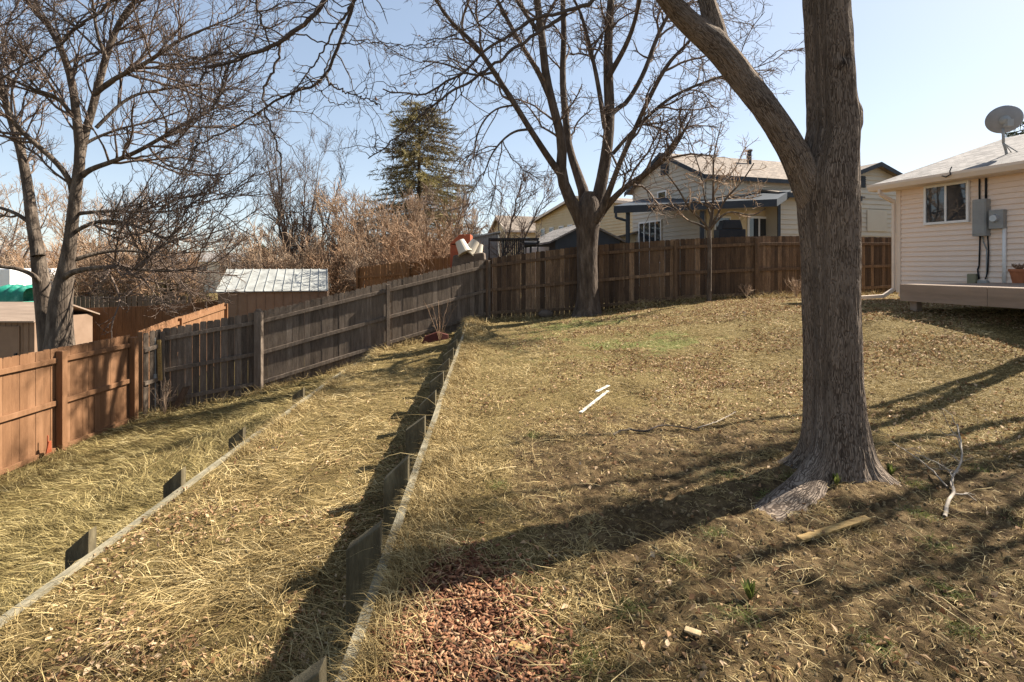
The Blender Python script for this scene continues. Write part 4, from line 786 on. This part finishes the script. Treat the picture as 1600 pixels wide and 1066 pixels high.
MB().tube([(1.5,-ov-.12,ez-.02),(1.6,-ov-.14,ez-.06),(1.7,-ov-.14,ez-.02),(1.68,-ov-.13,ez+.06),(1.66,-ov-.05,ez+.16)],.012,6).build('cable',M['black'],h1)
mb=MB(); mb.box(1.72,1.90,-.12,-.01,.36,.60); mb.build('outlet_cover',mat('olive_plastic',[(.24,.22,.14),(.28,.26,.17)]),h1,bev=.02)
mb=MB(); mb.box(1.93,2.12,-.12,-.01,.36,.46); mb.build('junction_box',M['grey_metal'],h1,bev=.02)
# satellite dish (top-level: stands on the roof)
dp=Vector((11.20,12.3,4.06)); dsh=empty('satellite_dish',dp,0,'grey satellite dish on a bent mast on the shingle roof','satellite dish')
mb=MB(); mb.tube([(0,0,-.04),(-.08,-.05,.14),(-.16,-.08,.30),(-.17,-.08,.62)],.028,10); mb.build('mast',M['grey_metal'],dsh,smooth=True)
mb=MB(); mb.tube([(.22,.05,.0),(-.14,-.07,.3)],.012,6); mb.tube([(.1,-.3,-.05),(-.15,-.08,.28)],.012,6); mb.build('strut',M['grey_metal'],dsh)
mb=MB(); mb.box(-.1,.12,-.1,.1,-.03,.0); mb.build('mount_plate',M['grey_metal'],dsh)
cd=Vector((-.12,-.06,.82)); ax=Vector((.45,.75,.35)).normalized(); ua=ax.cross(Vector((0,0,1))).normalized(); ub=ua.cross(ax).normalized()
vs=[];fs=[];nR,nA=8,36
for i in range(nR+1):
    r=i/nR
    for j in range(nA):
        t=2*math.pi*j/nA; vs.append(cd+ua*math.cos(t)*.335*r+ub*math.sin(t)*.31*r+ax*(.10*r*r-.06))
for i in range(nR):
    for j in range(nA): fs.append((i*nA+j,i*nA+(j+1)%nA,(i+1)*nA+(j+1)%nA,(i+1)*nA+j))
mb=MB().add(vs,fs); o=mb.build('reflector',M['dish'],dsh,smooth=True); sd=o.modifiers.new('s','SOLIDIFY'); sd.thickness=.012; sd.offset=1
mb=MB(); mb.cyl(cd-ax*.16,cd-ax*.05,.05,.11,14); mb.box(cd.x-.07,cd.x+.07,cd.y-.16,cd.y-.04,cd.z-.18,cd.z-.02); mb.build('bracket',M['grey_metal'],dsh,bev=.01)
mb=MB(); mb.tube([cd-ub*.33,cd-ub*.30+ax*.42],.014,6); mb.build('feed_arm',M['grey_metal'],dsh)
# deck
dk=empty('deck',W,h1.rotation_euler.z,'low wooden deck along the sided house with a wide brown fascia','deck'); dt=1.26-zg
mb=MB()
for i in range(24): mb.rv=rng.random(); mb.box(3.03,9.9,-3.46+i*.144,-3.46+i*.144+.138,dt-.03,dt)
mb.build('deck_boards',M['deck'],dk)
for a,b in ((3.01,4.45),(4.456,6.9),(6.906,9.9)): mb=MB(); mb.box(a,b,-3.50,-3.465,dt-.31,dt-.005); mb.build('fascia',M['deck'],dk,bev=.004)
mb=MB(); mb.box(2.98,3.01,-3.50,-.02,dt-.31,dt-.005); mb.build('fascia',M['deck'],dk)
for xx_ in (3.1,5.4,7.8): mb=MB(); mb.box(xx_,xx_+.12,-3.4,-3.28,-.7,dt-.06); mb.build('post',M['deck'],dk)
# pot
pt=empty('flower_pot',(0,0,0),0,'terracotta pot with dry plant standing on the deck','flower pot'); pt.parent=None
lx,ly=3.19,-.83; ca,sa=math.cos(h1.rotation_euler.z),math.sin(h1.rotation_euler.z); pt.location=(W[0]+ca*lx-sa*ly,W[1]+sa*lx+ca*ly,1.262)
mb=MB(); mb.cyl((0,0,0),(0,0,.22),.10,.145,20); mb.cyl((0,0,.22),(0,0,.27),.165,.165,20); mb.build('pot',M['terracotta'],pt,smooth=False)
n=60; a_=rng.uniform(0,6.28,n); P=np.stack([np.stack([np.cos(a_)*.08*t+np.cos(a_)*.05,np.sin(a_)*.08*t,.26+.12*t*rng.uniform(.5,1,n)],-1) for t in np.linspace(0,1,4)],1); V,Fc=tubes(P,np.full((n,4),.005),3); mesh_np('dry_stems',V,Fc,M['twig_tan'],pt,world=False)
# ---- generic gable house in local frame
A2=math.atan2(.32,.947)
def gable_x(root,x0,x1,y0,y1,z0,ze,zr,wm,rm,tm,ov=.35,wall='wall',pitch=.2): # ridge along x; front wall at y0; gable walls at x0,x1
    ym=(y0+y1)/2; mb=MB(); siding(mb,lambda z:x0,lambda z:x1,z0,ze,y0,pitch,.04); mb.box(x0+.02,x1,y0,y1,z0,ze); mb.prism([(x0+.02,y0,ze),(x0+.02,y1,ze),(x0+.02,ym,zr-.06)],(x1-x0-.02,0,0))
    z_=z0
    while z_<zr-.05:
        zt=min(z_+pitch,zr-.05); h=lambda q:(y1-y0)/2*(1 if q<ze else max(0,(zr-q)/(zr-ze)))
        mb.add([(x0-.04,ym-h(z_),z_),(x0-.04,ym+h(z_),z_),(x0,ym+h(zt),zt),(x0,ym-h(zt),zt)],[(0,3,2,1)]); mb.add([(x0+.02,ym-h(z_),z_),(x0+.02,ym+h(z_),z_),(x0-.04,ym+h(z_),z_),(x0-.04,ym-h(z_),z_)],[(0,1,2,3)]); z_=zt
    mb.build(wall,wm,root)
    k=(zr-ze)/((y1-y0)/2); r=MB(); za=ze-k*ov
    roofslab(r,[(x0-ov,y0-ov,za+.08),(x1+ov,y0-ov,za+.08),(x1+ov,ym,zr+.08),(x0-ov,ym,zr+.08)],.07); roofslab(r,[(x0-ov,ym,zr+.08),(x1+ov,ym,zr+.08),(x1+ov,y1+ov,za+.08),(x0-ov,y1+ov,za+.08)],.07)
    ro=r.build('roof',rm,root)
    t=MB(); xx_=x0-ov-.03
    t.prism([(xx_,y0-ov,za-.1),(xx_,y0-ov,za+.085),(xx_,ym,zr+.085),(xx_,ym,zr-.1)],(.03,0,0)); t.prism([(xx_,ym,zr-.1),(xx_,ym,zr+.085),(xx_,y1+ov,za+.085),(xx_,y1+ov,za-.1)],(.03,0,0)); t.box(x0-ov,x1+ov,y0-ov-.035,y0-ov-.002,za-.1,za+.07)
    t.build('fascia',tm,root); return ro
z2=.7
h2=empty('patio_house',(7.84,22.0,z2),A2,'grey beige two level house with navy trim and a covered patio behind the brown fence','house')
gable_x(h2,0,11,0,5.56,-.2,5.3-z2,6.62-z2,M['grey_siding'],M['shingle_tan'],M['navy'],.3)
# side windows on gable wall (x=0 plane): use boxes facing -x
def win_x(root,y0,y1,z0,z1,x=-.042,fm='white',split=1,name='window'):
    f=MB(); fw=.07
    for a in ((y0,y1,z0,z0+fw),(y0,y1,z1-fw,z1),(y0,y0+fw,z0+fw,z1-fw),(y1-fw,y1,z0+fw,z1-fw)): f.box(x-.05,x,a[0],a[1],a[2],a[3])
    for s in range(split): ym=y0+(y1-y0)*(s+1)/(split+1); f.box(x-.045,x,ym-.03,ym+.03,z0+fw,z1-fw)
    o=f.build(name,M[fm],root); g_=MB(); g_.box(x-.025,x-.018,y0+fw,y1-fw,z0+fw,z1-fw); g_.build('pane',M['glass'],o)
win_x(h2,3.0,4.9,1.0,3.0,split=3,name='patio_door'); win_x(h2,2.6,3.3,3.85,4.3,split=0)
mb=MB(); mb.box(-.08,-.042,2.5,3.05,5.0,5.5); mb.build('gable_vent',M['navy'],h2)
mb=MB(); mb.cyl((3.9,1.9,5.3),(3.9,1.9,6.15),.10,None,12); mb.cyl((3.9,1.9,6.15),(3.9,1.9,6.22),.14,None,12); mb.build('roof_vent',M['navy'],h2)

mb=MB(); mb.box(0,3.75,-.060,-.02,.0,3.2); 
mb.build('patio_wall',M['cream'],h2)
window(h2,.35,1.15,1.2,2.9,-.062,M['white'],False,.06); window(h2,2.0,3.2,.6,2.95,-.062,M['white'],True,.09,name='patio_door')
# front wing
h2b=MB(); 
def tol(X,Y): dx,dy=X-7.84,Y-22.; return (dx*math.cos(A2)+dy*math.sin(A2),-dx*math.sin(A2)+dy*math.cos(A2))
xa,ya=tol(10.87,22.28); xb,yb=tol(15.95,24.0)
mb=MB(); siding(mb,lambda z:xa,lambda z:xb+1.6,-.2,4.55-z2,ya,.2,.04); mb.box(xa,xb+1.6,ya,ya+2,-.2,4.55-z2); kz=.44/1.25
pz=6.0-z2; ge=4.6-z2; siding(mb,lambda z:max(xb-2.9,xb-(pz-z)/kz),lambda z:min(xb+1.6,xb+(pz-z)/kz),4.55-z2,pz,ya,.2,.04); mb.build('wing_wall',M['grey_siding'],h2)
mb=MB(); mb.box(xa-.03,xa+.12,ya-.05,ya-.02,-.2,4.5-z2); mb.build('corner_board',M['navy'],h2)
mb=MB(); roofslab(mb,[(xa-.3,ya-.4,4.55-z2),(xb-1,ya-.4,4.55-z2),(xb-1,ya+3.2,5.4-z2),(xa-.3,ya+3.2,5.4-z2)],.08)
for sx in (-1,1):
    ex=xb+sx*1.75; ez_=pz+.1-kz*1.75
    roofslab(mb,[(ex,ya-.35,ez_),(xb,ya-.35,pz+.1),(xb,ya+4.5,pz+.1),(ex,ya+4.5,ez_)] if sx<0 else [(xb,ya-.35,pz+.1),(ex,ya-.35,ez_),(ex,ya+4.5,ez_),(xb,ya+4.5,pz+.1)],.08)
mb.build('wing_roof',M['shingle_tan'],h2)
mb=MB(); 
for sx in (-1,1): ex=xb+sx*1.8; mb.prism([(xb,ya-.38,pz+.11),(ex,ya-.38,pz+.11-kz*1.8),(ex,ya-.38,pz-.08-kz*1.8),(xb,ya-.38,pz-.08)],(0,.03,0))
mb.box(xa-.3,xb-1.2,ya-.43,ya-.40,4.35-z2,4.56-z2); mb.build('wing_fascia',M['navy'],h2)
mb=MB(); mb.box(xb-.95,xb-.55,ya-.06,ya-.02,5.0-z2,5.5-z2); 
for i in range(6): mb.box(xb-.97,xb-.53,ya-.075,ya-.06,5.02-z2+i*.08,5.05-z2+i*.08)
mb.build('gable_vent',M['navy'],h2)
mb=MB(); mb.box(xb-.45,xb+.75,ya-.065,ya-.04,3.1-z2,4.05-z2); mb.build('window_cover',M['grey_siding'],h2,bev=.01)
# patio cover
c=[U(959,322,21),U(1214,311,20.6),U(1236,297,22.4),U(1004,311,25)]
pc=empty('patio_cover',(c[0][0],c[0][1],z2),0,'dark edged flat patio roof on posts in front of the grey beige house','patio cover')
mb=MB(); mb.prism([tuple(Vector(p)) for p in c],(0,0,-.28)); mb.build('cover_roof',M['navy'],pc,world=True)
for px_,Z_ in ((981,21.2),(1097,21.0)): q=U(px_,322,Z_); mb=MB(); mb.box(q[0]-.07,q[0]+.07,q[1]-.07,q[1]+.07,z2,q[2]-.2); mb.build('post',M['navy'],pc,world=True)
q=U(962,325,21); mb=MB(); mb.tube([(q[0],q[1]-.05,q[2]-.1),(q[0],q[1]-.05,q[2]-.38),(q[0]+.42,q[1]-.05,q[2]-.5),(q[0]+.45,q[1]-.05,z2)],.05,8); mb.build('downspout',M['navy'],pc,world=True)
# grill / clutter on the patio
mb=MB(); q=U(1140,365,20.8); mb.box(q[0]-.5,q[0]+.5,q[1]-.3,q[1]+.3,z2+.8,q[2]+.15); mb.prism([(q[0]-.4,q[1]-.3,q[2]+.15),(q[0]+.4,q[1]-.3,q[2]+.15),(q[0]+.3,q[1]-.3,q[2]+.5),(q[0]-.3,q[1]-.3,q[2]+.5)],(0,.55,0))
for s in (-.4,.4): mb.box(q[0]+s-.04,q[0]+s+.04,q[1]-.2,q[1]+.2,z2,z2+.8)
tag(mb.build('barbecue_grill',M['black'],bev=.03),'black covered grill under the patio roof of the grey beige house','grill')
# H3
h3=empty('beige_house',(7.5,32,.5),math.atan2(.372,.928),'long beige two storey house with a row of small windows beyond the blue gabled shed','house')
gable_x(h3,0,9,0,14.8,-.5,4.75,6.0,M['cream'],M['shingle_tan'],M['trim'],.4)
for y_ in (8.2,9.6,11.3,12.9): win_x(h3,y_,y_+.75,3.0,4.1,split=0)
h4=empty('cream_house',(-.41,50,0),math.atan2(.35,.94),'small cream gabled house farthest away between the bare tree and the beige house','house')
gable_x(h4,0,9,0,4.2,-1,5.0,6.3,M['cream'],M['shingle_tan'],M['trim'],.4); win_x(h4,.8,1.5,2.6,4.0,split=0); window(h4,1.2,2.2,3.0,4.2,-.03,M['white'],False,.08); window(h4,4.2,5.2,3.0,4.2,-.03,M['white'],False,.08)
# blue gable shed
sx0,sx1=U(862,374,21.5)[0],U(975,374,21.5)[0]; sm=(sx0+sx1)/2
bs=empty('blue_shed',(sm,21.5,.3),0,'low navy gabled shed with pale roof behind the fence at the bare tree trunk','shed'); hw=(sx1-sx0)/2; ze=2.62-.3; zr=3.32-.3
mb=MB(); mb.prism([(-hw+.15,0,0),(hw-.15,0,0),(hw-.15,0,ze),(0,0,zr-.06),(-hw+.15,0,ze)],(-.9,5,0)); mb.build('gable_wall',M['navy'],bs)
mb=MB(); mb.prism([(-hw-.1,-.15,ze-.08),(0,-.15,zr),(0,-.15,zr-.07),(-hw-.1,-.15,ze-.15)],(-.98,5.3,0)); mb.prism([(hw+.1,-.15,ze-.08),(0,-.15,zr),(0,-.15,zr-.07),(hw+.1,-.15,ze-.15)],(-.98,5.3,0)); mb.build('roof',M['shingle_grey'],bs)
mb=MB(); mb.box(-hw-1.1,-hw+.1,1,1.05,0,ze-.25)
for i in range(7): mb.box(-hw-1.1+i*.17,-hw-1.06+i*.17,.97,1,0,ze-.25)
mb.build('side_panel',M['white'],bs)
# yellow garage
yg=empty('yellow_garage',(U(962,370,27)[0],27,.5),0,'pale yellow garage with a tan sloping roof seen below the patio roof','garage')
mb=MB(); mb.prism([(-.4,0,0),(3.2,0,0),(3.2,0,3.2),(-.4,0,2.35)],(0,3,0)); mb.build('wall',M['cream'],yg)
mb=MB(); mb.prism([(-.8,-.3,2.35),(3.4,-.3,3.35),(3.4,-.3,3.27),(-.8,-.3,2.27)],(0,3.6,0)); mb.build('roof',M['shingle_tan'],yg)
# metal-roof shed
zb=-1.85; s1=empty('metal_shed',(U(428,500,21)[0],21,zb),.28,'tan panelled shed with a pale ribbed metal roof standing between the fences','shed'); hw=1.93; ze=.62-zb; zr=1.45-zb
mb=MB(); mb.box(-hw,hw,0,2.6,0,ze-.05)
for i in range(13): xx_=-hw+i*2*hw/12; mb.box(xx_-.012,xx_+.012,-.02,0,0,ze)
mb.prism([(-hw,0,ze-.06),(-hw,2.6,ze-.06),(-hw,1.3,zr-.12)],(2*hw,0,0)); mb.build('wall',M['timber_shed'],s1)
mb=MB(); mb.prism([(-hw-.06,-.12,ze),(-hw+.04,1.3,zr),(hw-.04,1.3,zr),(hw+.06,-.12,ze)],(0,0,-.03)); mb.prism([(-hw+.04,1.3,zr),(-hw-.06,2.72,ze),(hw+.06,2.72,ze),(hw-.04,1.3,zr)],(0,0,-.03))
for i in range(13):
    t=-1+i/6; mb.hexa([(t*(hw+.05)-.012,-.125,ze+.001),(t*(hw+.05)+.012,-.125,ze+.001),(t*(hw-.04)+.012,1.3,zr+.001),(t*(hw-.04)-.012,1.3,zr+.001)],[(t*(hw+.05)-.012,-.125,ze+.03),(t*(hw+.05)+.012,-.125,ze+.03),(t*(hw-.04)+.012,1.3,zr+.03),(t*(hw-.04)-.012,1.3,zr+.03)])
mb.build('roof',M['roof_metal'],s1)
# left tan shed
s2=empty('tan_shed',(U(10,550,17.5)[0],17.5,-2.2),0,'tan wooden shed with a door at the left edge behind the orange fence','shed'); hw=.92
mb=MB(); mb.box(-1.9,hw,0,2.4,0,2.05)
for i in range(16): xx_=-1.9+i*2.8/15; mb.box(xx_-.01,xx_+.01,-.015,0,0,2.0)
mb.box(hw-.12,hw+.01,-.03,0,0,2.05); mb.build('wall',M['timber_shed'],s2)
mb=MB(); mb.prism([(-2.05,-.18,2.03),(hw+.12,-.18,2.03),(hw+.02,1.2,2.55),(-1.95,1.2,2.55)],(0,0,-.05)); mb.prism([(-1.95,1.2,2.55),(hw+.02,1.2,2.55),(hw+.12,2.6,2.03),(-2.05,2.6,2.03)],(0,0,-.05)); mb.build('roof',M['deck'],s2)
mb=MB(); mb.box(-.75,.45,-.04,-.016,.05,1.85); dd_=mb.build('door',M['timber_shed'],s2,bev=.006); mb=MB(); mb.cyl((.36,-.1,.95),(.36,-.04,.95),.04,None,10); mb.build('handle',M['black'],dd_)
# tarp and white trailer
mb=MB(); q=U(33,475,24); 
vs=[];fs=[]
for i in range(13):
    for j in range(9): t=i/12;s=j/8*math.pi; vs.append((q[0]-.7+1.3*t,q[1]-math.cos(s)*.6,q[2]+.05+(.75+.06*math.sin(t*17))*math.sin(s)**.45+.03*math.sin(i*2.1+j)))
for i in range(12):
    for j in range(8): fs.append((i*9+j,(i+1)*9+j,(i+1)*9+j+1,i*9+j+1))
mb.add(vs,fs); mb.box(q[0]-.65,q[0]+.55,q[1]-.55,q[1]+.55,-2.2,q[2]+.1); tag(mb.build('tarp_covered_stack',M['green_tarp'],smooth=True),'stack covered by a crumpled green tarp beside the white trailer','tarp')
tr_=empty('white_trailer',(U(-20,470,26)[0],26,-2.3),0,'white box trailer at the far left edge above the tan shed','trailer')
mb=MB(); mb.box(-1.6,1.08,0,3,.5,3.75); mb.build('body',M['white'],tr_,bev=.06); mb=MB()
for s in (-.9,.3): mb.cyl((s,-.05,.35),(s,.2,.35),.35,None,18)
mb.build('wheels',M['black'],tr_)
# distant houses beyond the thicket
for i,(px,Z,wd_,yr,ye) in enumerate([(40,75,11,392,408),(330,85,12,395,407),(545,80,10,392,405),(215,95,12,400,410)]):
    q=U(px,ye,Z); o=empty('distant_house',(q[0],q[1],-3),.1*i,['faint low house in the distance at far left behind the branches','faint house in the distance over the metal roofed shed','faint house in the distance left of the evergreen','faint house in the distance right of the double-trunk tree'][i],'house')
    gable_x(o,-wd_/2,wd_/2,0,7,0,q[2]+3,U(px,yr,Z)[2]+3,M['grey_siding'],M['shingle_grey'],M['white'],.4,pitch=.6); window(o,-2,-.4,q[2]+1,q[2]+2.3,-.03,M['white'])
# ------------------------------------------------------------------ junk behind the corner
q=U(722,375,19.5); mb=MB(); zt=U(0,367,19.5)[2]; mb.prism([(q[0]-.45,19.4,zt-.35),(q[0]+.3,19.4,zt-.25),(q[0]+.3,19.4,zt+.02),(q[0]-.1,19.4,zt)],(0,1.2,0)); mb.box(q[0]-.42,q[0]+.28,19.45,20.5,-.4,zt-.36); tag(mb.build('red_playhouse',M['red'],bev=.01),'small red orange roofed playhouse peeking over the grey fence','playhouse')
for i,(px,py,r0,r1,hh,tx,lab) in enumerate([(722,385,.2,.28,.55,-.45,'white overturned tub leaning left on the junk pile'),(738,385,.18,.26,.6,.55,'white overturned tub leaning right on the junk pile'),(748,390,.15,.2,.5,.2,'narrow white bucket at the right end of the junk pile')]):
    q=U(px,py,18.4+.15*i); o=empty('tub',q,0,lab,'tub','tubs on the junk pile'); mb=MB(); d=Vector((math.sin(tx),.2,math.cos(tx))).normalized(); hh*=.8; r0*=.8; r1*=.8; mb.cyl(-d*hh*.6,d*hh*.45,r1,r0,18); mb.cyl(-d*hh*.6,-d*hh*.53,r1+.03,r1+.03,18); mb.build('body',M['grey_siding'],o)
    mb=MB(); mb.cyl(d*hh*.45,d*hh*.46,r0*.9,r0*.9,18); mb.build('base_ring',M['grey_metal'],o)
q=U(734,400,18.6); mb=MB(); mb.prism([(q[0]-.8,18.3,-.2),(q[0]+.7,18.3,-.2),(q[0]+.5,18.4,q[2]+.12),(q[0]-.55,18.4,q[2]+.02)],(0,1,0)); tag(mb.build('rubble_pile',M['stone'],bev=.05),'dark heap of junk under the white tubs','junk')
q=U(756,362,23); sh=empty('corrugated_shed',(q[0],23,0),0,'grey corrugated lean-to behind the fence, left of the black canopy','shed'); mb=MB()
for i in range(11): mb.box(-.55+i*.11,-.55+i*.11+.06,0,.04,0,q[2]-.1)
mb.box(-.56,.62,.04,1.2,0,q[2]-.12); mb.build('wall',M['grey_metal'],sh); mb=MB(); mb.prism([(-.7,-.1,q[2]-.25),(.7,-.1,q[2]+.02),(.7,-.1,q[2]-.04),(-.7,-.1,q[2]-.31)],(0,1.5,0)); mb.build('roof',M['roof_metal'],sh)
q=U(803,372,20.5); cn=empty('black_canopy',(q[0],20.5,0),0,'black framed canopy with dark side curtains over the fence','canopy')
mb=MB(); mb.box(-.95,.95,-.02,1.6,q[2]-.06,q[2]); mb.build('top_frame',M['black'],cn)
for s in (-.93,-.45,.45,.9): mb=MB(); mb.box(s-.025,s+.025,0,.05,0,q[2]-.06); mb.build('pole',M['black'],cn)
mb=MB()
for i in range(12): mb.box(-.42+i*.07,-.42+i*.07+.05,.06+.02*(i%2),.1+.02*(i%2),.2,q[2]-.06)
mb.build('curtain',M['black'],cn)
q=U(830,382,20.2); mb=MB(); mb.cyl((q[0]-.25,q[1],q[2]),(q[0]+.2,q[1],q[2]+.02),.13,.08,14); mb.cyl((q[0]+.2,q[1],q[2]+.02),(q[0]+.3,q[1],q[2]+.12),.05,.05,10); mb.box(q[0]-.06,q[0]+.02,q[1]-.03,q[1]+.03,.0,q[2]); tag(mb.build('post_ornament',M['black']),'small black fixture on a stand right of the black canopy','ornament')
# ------------------------------------------------------------------ small yard things
def board(name,lab,cat,p,q,wd,th,m,z=.02,tw=0):
    p=Vector((p[0],p[1],float(gz(p[0],p[1]))+z)); q=Vector((q[0],q[1],float(gz(q[0],q[1]))+z)); mb=MB(); mb.beam(p,q,wd,th,up=(tw,0,1)); return tag(mb.build(name,m,bev=.003),lab,cat)
def G(px,py,zg=0):
    Z=F*(1.6-zg)/(py-HOR); return ((px-800)/F*Z,Z)
board('board_offcut','golden splintered board lying on soil in front of the thick trunk','board',G(1249,849),G(1356,817),.045,.02,M['sun_wood'],.012,.3)
board('white_slat_scrap','long white broken slat lying on the lawn','slat',G(907,648),G(950,616),.038,.012,M['pale_trim'],.012)
board('white_slat_scrap','short white slat lying beyond the longer slat on the lawn','slat',G(932,618),G(951,609),.045,.012,M['pale_trim'],.012)
board('wood_scrap','pale flat wood scrap on the soil near the bottom of the view','wood scrap',G(1070,995),G(1095,1003),.035,.01,M['pale_wood'],.015)
board('wood_scrap','brown flat bark piece beside the wood chips','wood scrap',G(797,1005),G(838,1022),.035,.012,M['sun_wood'],.015)
def stick(name,lab,pxs,r,m,lift=.01,forks=()):
    P=[]
    for i,(a,b,h) in enumerate(pxs): g0=G(a,b); P.append((g0[0],g0[1],float(gz(*g0))+lift+h))
    p,rr=resample(P,[r*(1-.6*i/(len(P)-1)) for i in range(len(P))],26,1,.002)
    lst=[tubes(p[None],rr[None],8)]
    if forks:
        c=spawn(p[None],rr[None],forks[0],forks[1],K=7,ang=(.4,1.2),wig=.25,up=.02,rtip=.002); lst.append(tubes(*c,5)); 
        if forks[0]>6: c2=spawn(*c,forks[0]*3,(.05,.2),K=5,ang=(.4,1.1),wig=.25,up=.02,rtip=.0015); lst.append(tubes(*c2,4))
    V,Fc=merge(lst); return tag(mesh_np(name,V,Fc,m,smooth=True),lab,'branch')
stick('fallen_stick','thin dark curved stick lying on the bare soil',[(958,686,0),(975,676,.01),(1010,679,0),(1030,671,.02),(1060,673,.01),(1092,675,0)],.012,M['twig_dark'],forks=(2,(.1,.2)))
stick('fallen_stick','thin pale twig lying right of the dark curved stick',[(1090,672,0),(1120,665,.0),(1150,655,.02)],.007,M['dead_wood'])
stick('dead_branch','pale crooked dead branch with forked twigs lying at the right of the thick trunk',[(1476,812,0),(1480,795,.02),(1494,780,.03),(1484,768,.02),(1492,752,.05),(1505,742,.10),(1500,725,.16),(1496,712,.22)],.012,M['dead_wood'],forks=(9,(.12,.45)))
stick('fallen_stick','long pale twig sweeping from the dead branch toward the thick trunk',[(1480,770,.02),(1450,745,.05),(1410,715,.03),(1392,700,.02)],.006,M['dead_wood'],forks=(3,(.1,.25)))
stick('fallen_stick','short dark stick on the straw of the middle terrace',[(455,917,.0),(480,910,.03),(520,905,.02)],.012,M['twig_dark'])
# bulb shoots by the trunk
for (px,py,lab) in ((1392,752,'green leafy bulb shoot right of the thick trunk'),(1307,772,'green leafy bulb shoot at the front of the thick trunk'),(1172,940,'low green weed on the soil left of the golden board')):
    g0=G(px,py); o=empty('green_shoot',(g0[0],g0[1],float(gz(*g0))),0,lab,'plant'); n=14; a_=rng.uniform(0,6.28,n); 
    mb=[]; Ln=.095
    t=np.linspace(0,1,5)[None]; sp_=rng.uniform(.1,.55,n)[:,None]; X=np.cos(a_)[:,None]*sp_*t*Ln; Y=np.sin(a_)[:,None]*sp_*t*Ln; Z_=t*Ln*(1-.3*sp_*t)
    P=np.stack([X,Y,Z_],-1); Sx=np.stack([-np.sin(a_),np.cos(a_),0*a_],-1)[:,None]*(np.array([.3,.9,1,.7,.08])*.012)[None,:,None]
    V=np.stack([P-Sx,P+Sx],2).reshape(-1,3); b=(np.arange(n)*10)[:,None]; k=np.arange(4)[None]*2; mesh_np('leaves',V,np.stack([b+k,b+k+1,b+k+3,b+k+2],-1).reshape(-1,4),M['green'],o,rnd=np.repeat(rng.random(n)*.5,10),world=False)
# clumped straw tussocks on the soil
tq=[(rng.uniform(.2,4.2),rng.uniform(2.0,6.5)) for _ in range(70)]
tx=np.concatenate([a+rng.standard_normal(90)*.05 for a,b in tq]); ty=np.concatenate([b+rng.standard_normal(90)*.05 for a,b in tq]); n=len(tx)
blades('straw_tussocks',tx,ty,rng.uniform(0,6.28,n),rng.uniform(.03,.11,n),wdist(ty,.0045),np.abs(rng.standard_normal(n))*.4+.25,M['straw'],'small pale straw tussocks dotted over the bare soil','dry grass',rnd=.45+.5*rng.random(n))
# stone & reddish panel at the fence
def rock(lab,p,s,m):
    mb=MB(); N1,N2=8,14; vs=[];fs=[]
    for i in range(N1+1):
        for j in range(N2):
            t=math.pi*i/N1;a=2*math.pi*j/N2; r=1+.18*float(vn(i*.9+p[0],j*.7,p[1])); vs.append((p[0]+math.sin(t)*math.cos(a)*s[0]*r,p[1]+math.sin(t)*math.sin(a)*s[1]*r,p[2]+math.cos(t)*s[2]*r))
    for i in range(N1):
        for j in range(N2): fs.append((i*N2+j,i*N2+(j+1)%N2,(i+1)*N2+(j+1)%N2,(i+1)*N2+j))
    mb.add(vs,fs); return tag(mb.build('rock',m,smooth=True),lab,'rock')
q=U(852,491,15.8); rock('rounded brown rock at the foot of the fence left of the big bare tree',q,(.22,.16,.12),M['stone'])
q=U(677,532,14.6); mb=MB(); mb.prism([(q[0]-.38,14.55,q[2]-.25),(q[0]+.42,14.6,q[2]-.2),(q[0]+.38,14.75,q[2]+.12),(q[0]+.1,14.75,q[2]+.2),(q[0]-.25,14.72,q[2]+.08)],(0,.05,.02)); tag(mb.build('metal_sheet',M['darkred'],bev=.004),'dark red sheet propped against the grey fence near its corner','sheet')
mb=MB(); q=(-7.98,9.35,-1.62); mb.cyl(q,(q[0],q[1],q[2]+.3),.01,.01,8); mb.prism([(q[0],q[1]-.05,q[2]+.0),(q[0],q[1]+.06,q[2]+.0),(q[0]+.02,q[1]+.03,q[2]+.2),(q[0]+.02,q[1]-.02,q[2]+.2)],(.02,0,0)); tag(mb.build('marker_flag',M['red']),'small red marker at the foot of the orange fence beside its post','marker')
# clump of stalks by fence, weeds by gate
def weed(x0,y0,lab,n=14,h=.6,m='twig_pale'):
    z0=float(gz(x0,y0)); o=empty('dry_weed',(x0,y0,z0),0,lab,'weed'); a_=rng.uniform(0,6.28,n); sp_=rng.uniform(.1,.6,n)*h
    P=np.stack([np.stack([np.cos(a_)*sp_*t**1.3,np.sin(a_)*sp_*t**1.3,h*t*rng.uniform(.8,1,n)],-1) for t in np.linspace(0,1,6)],1); Rr=np.repeat(np.linspace(.006,.003,6)[None],n,0)
    c=spawn(P,Rr,n*5,(.08,.25),K=4,t0=.3,rtip=.0035); V,Fc=merge([tubes(P,Rr,4),tubes(*c,3)]); mesh_np('stems',V,Fc,M[m],o,world=False)
weed(-7.5,11.75,'thin pale bare stems standing in front of the gate',12,.8); weed(-1.9,14.3,'tall spindly dead weed against the grey fence near the dark red sheet',9,1.2,'twig_tan'); weed(8.0,15.3,'reddish dry weed clump at the fence just left of the thick trunk',22,.55); weed(6.6,15.3,'short dry weed at the fence post left of the thick trunk',12,.4); weed(4.4,3.55,'low dry stems beside the dead branch',9,.25)
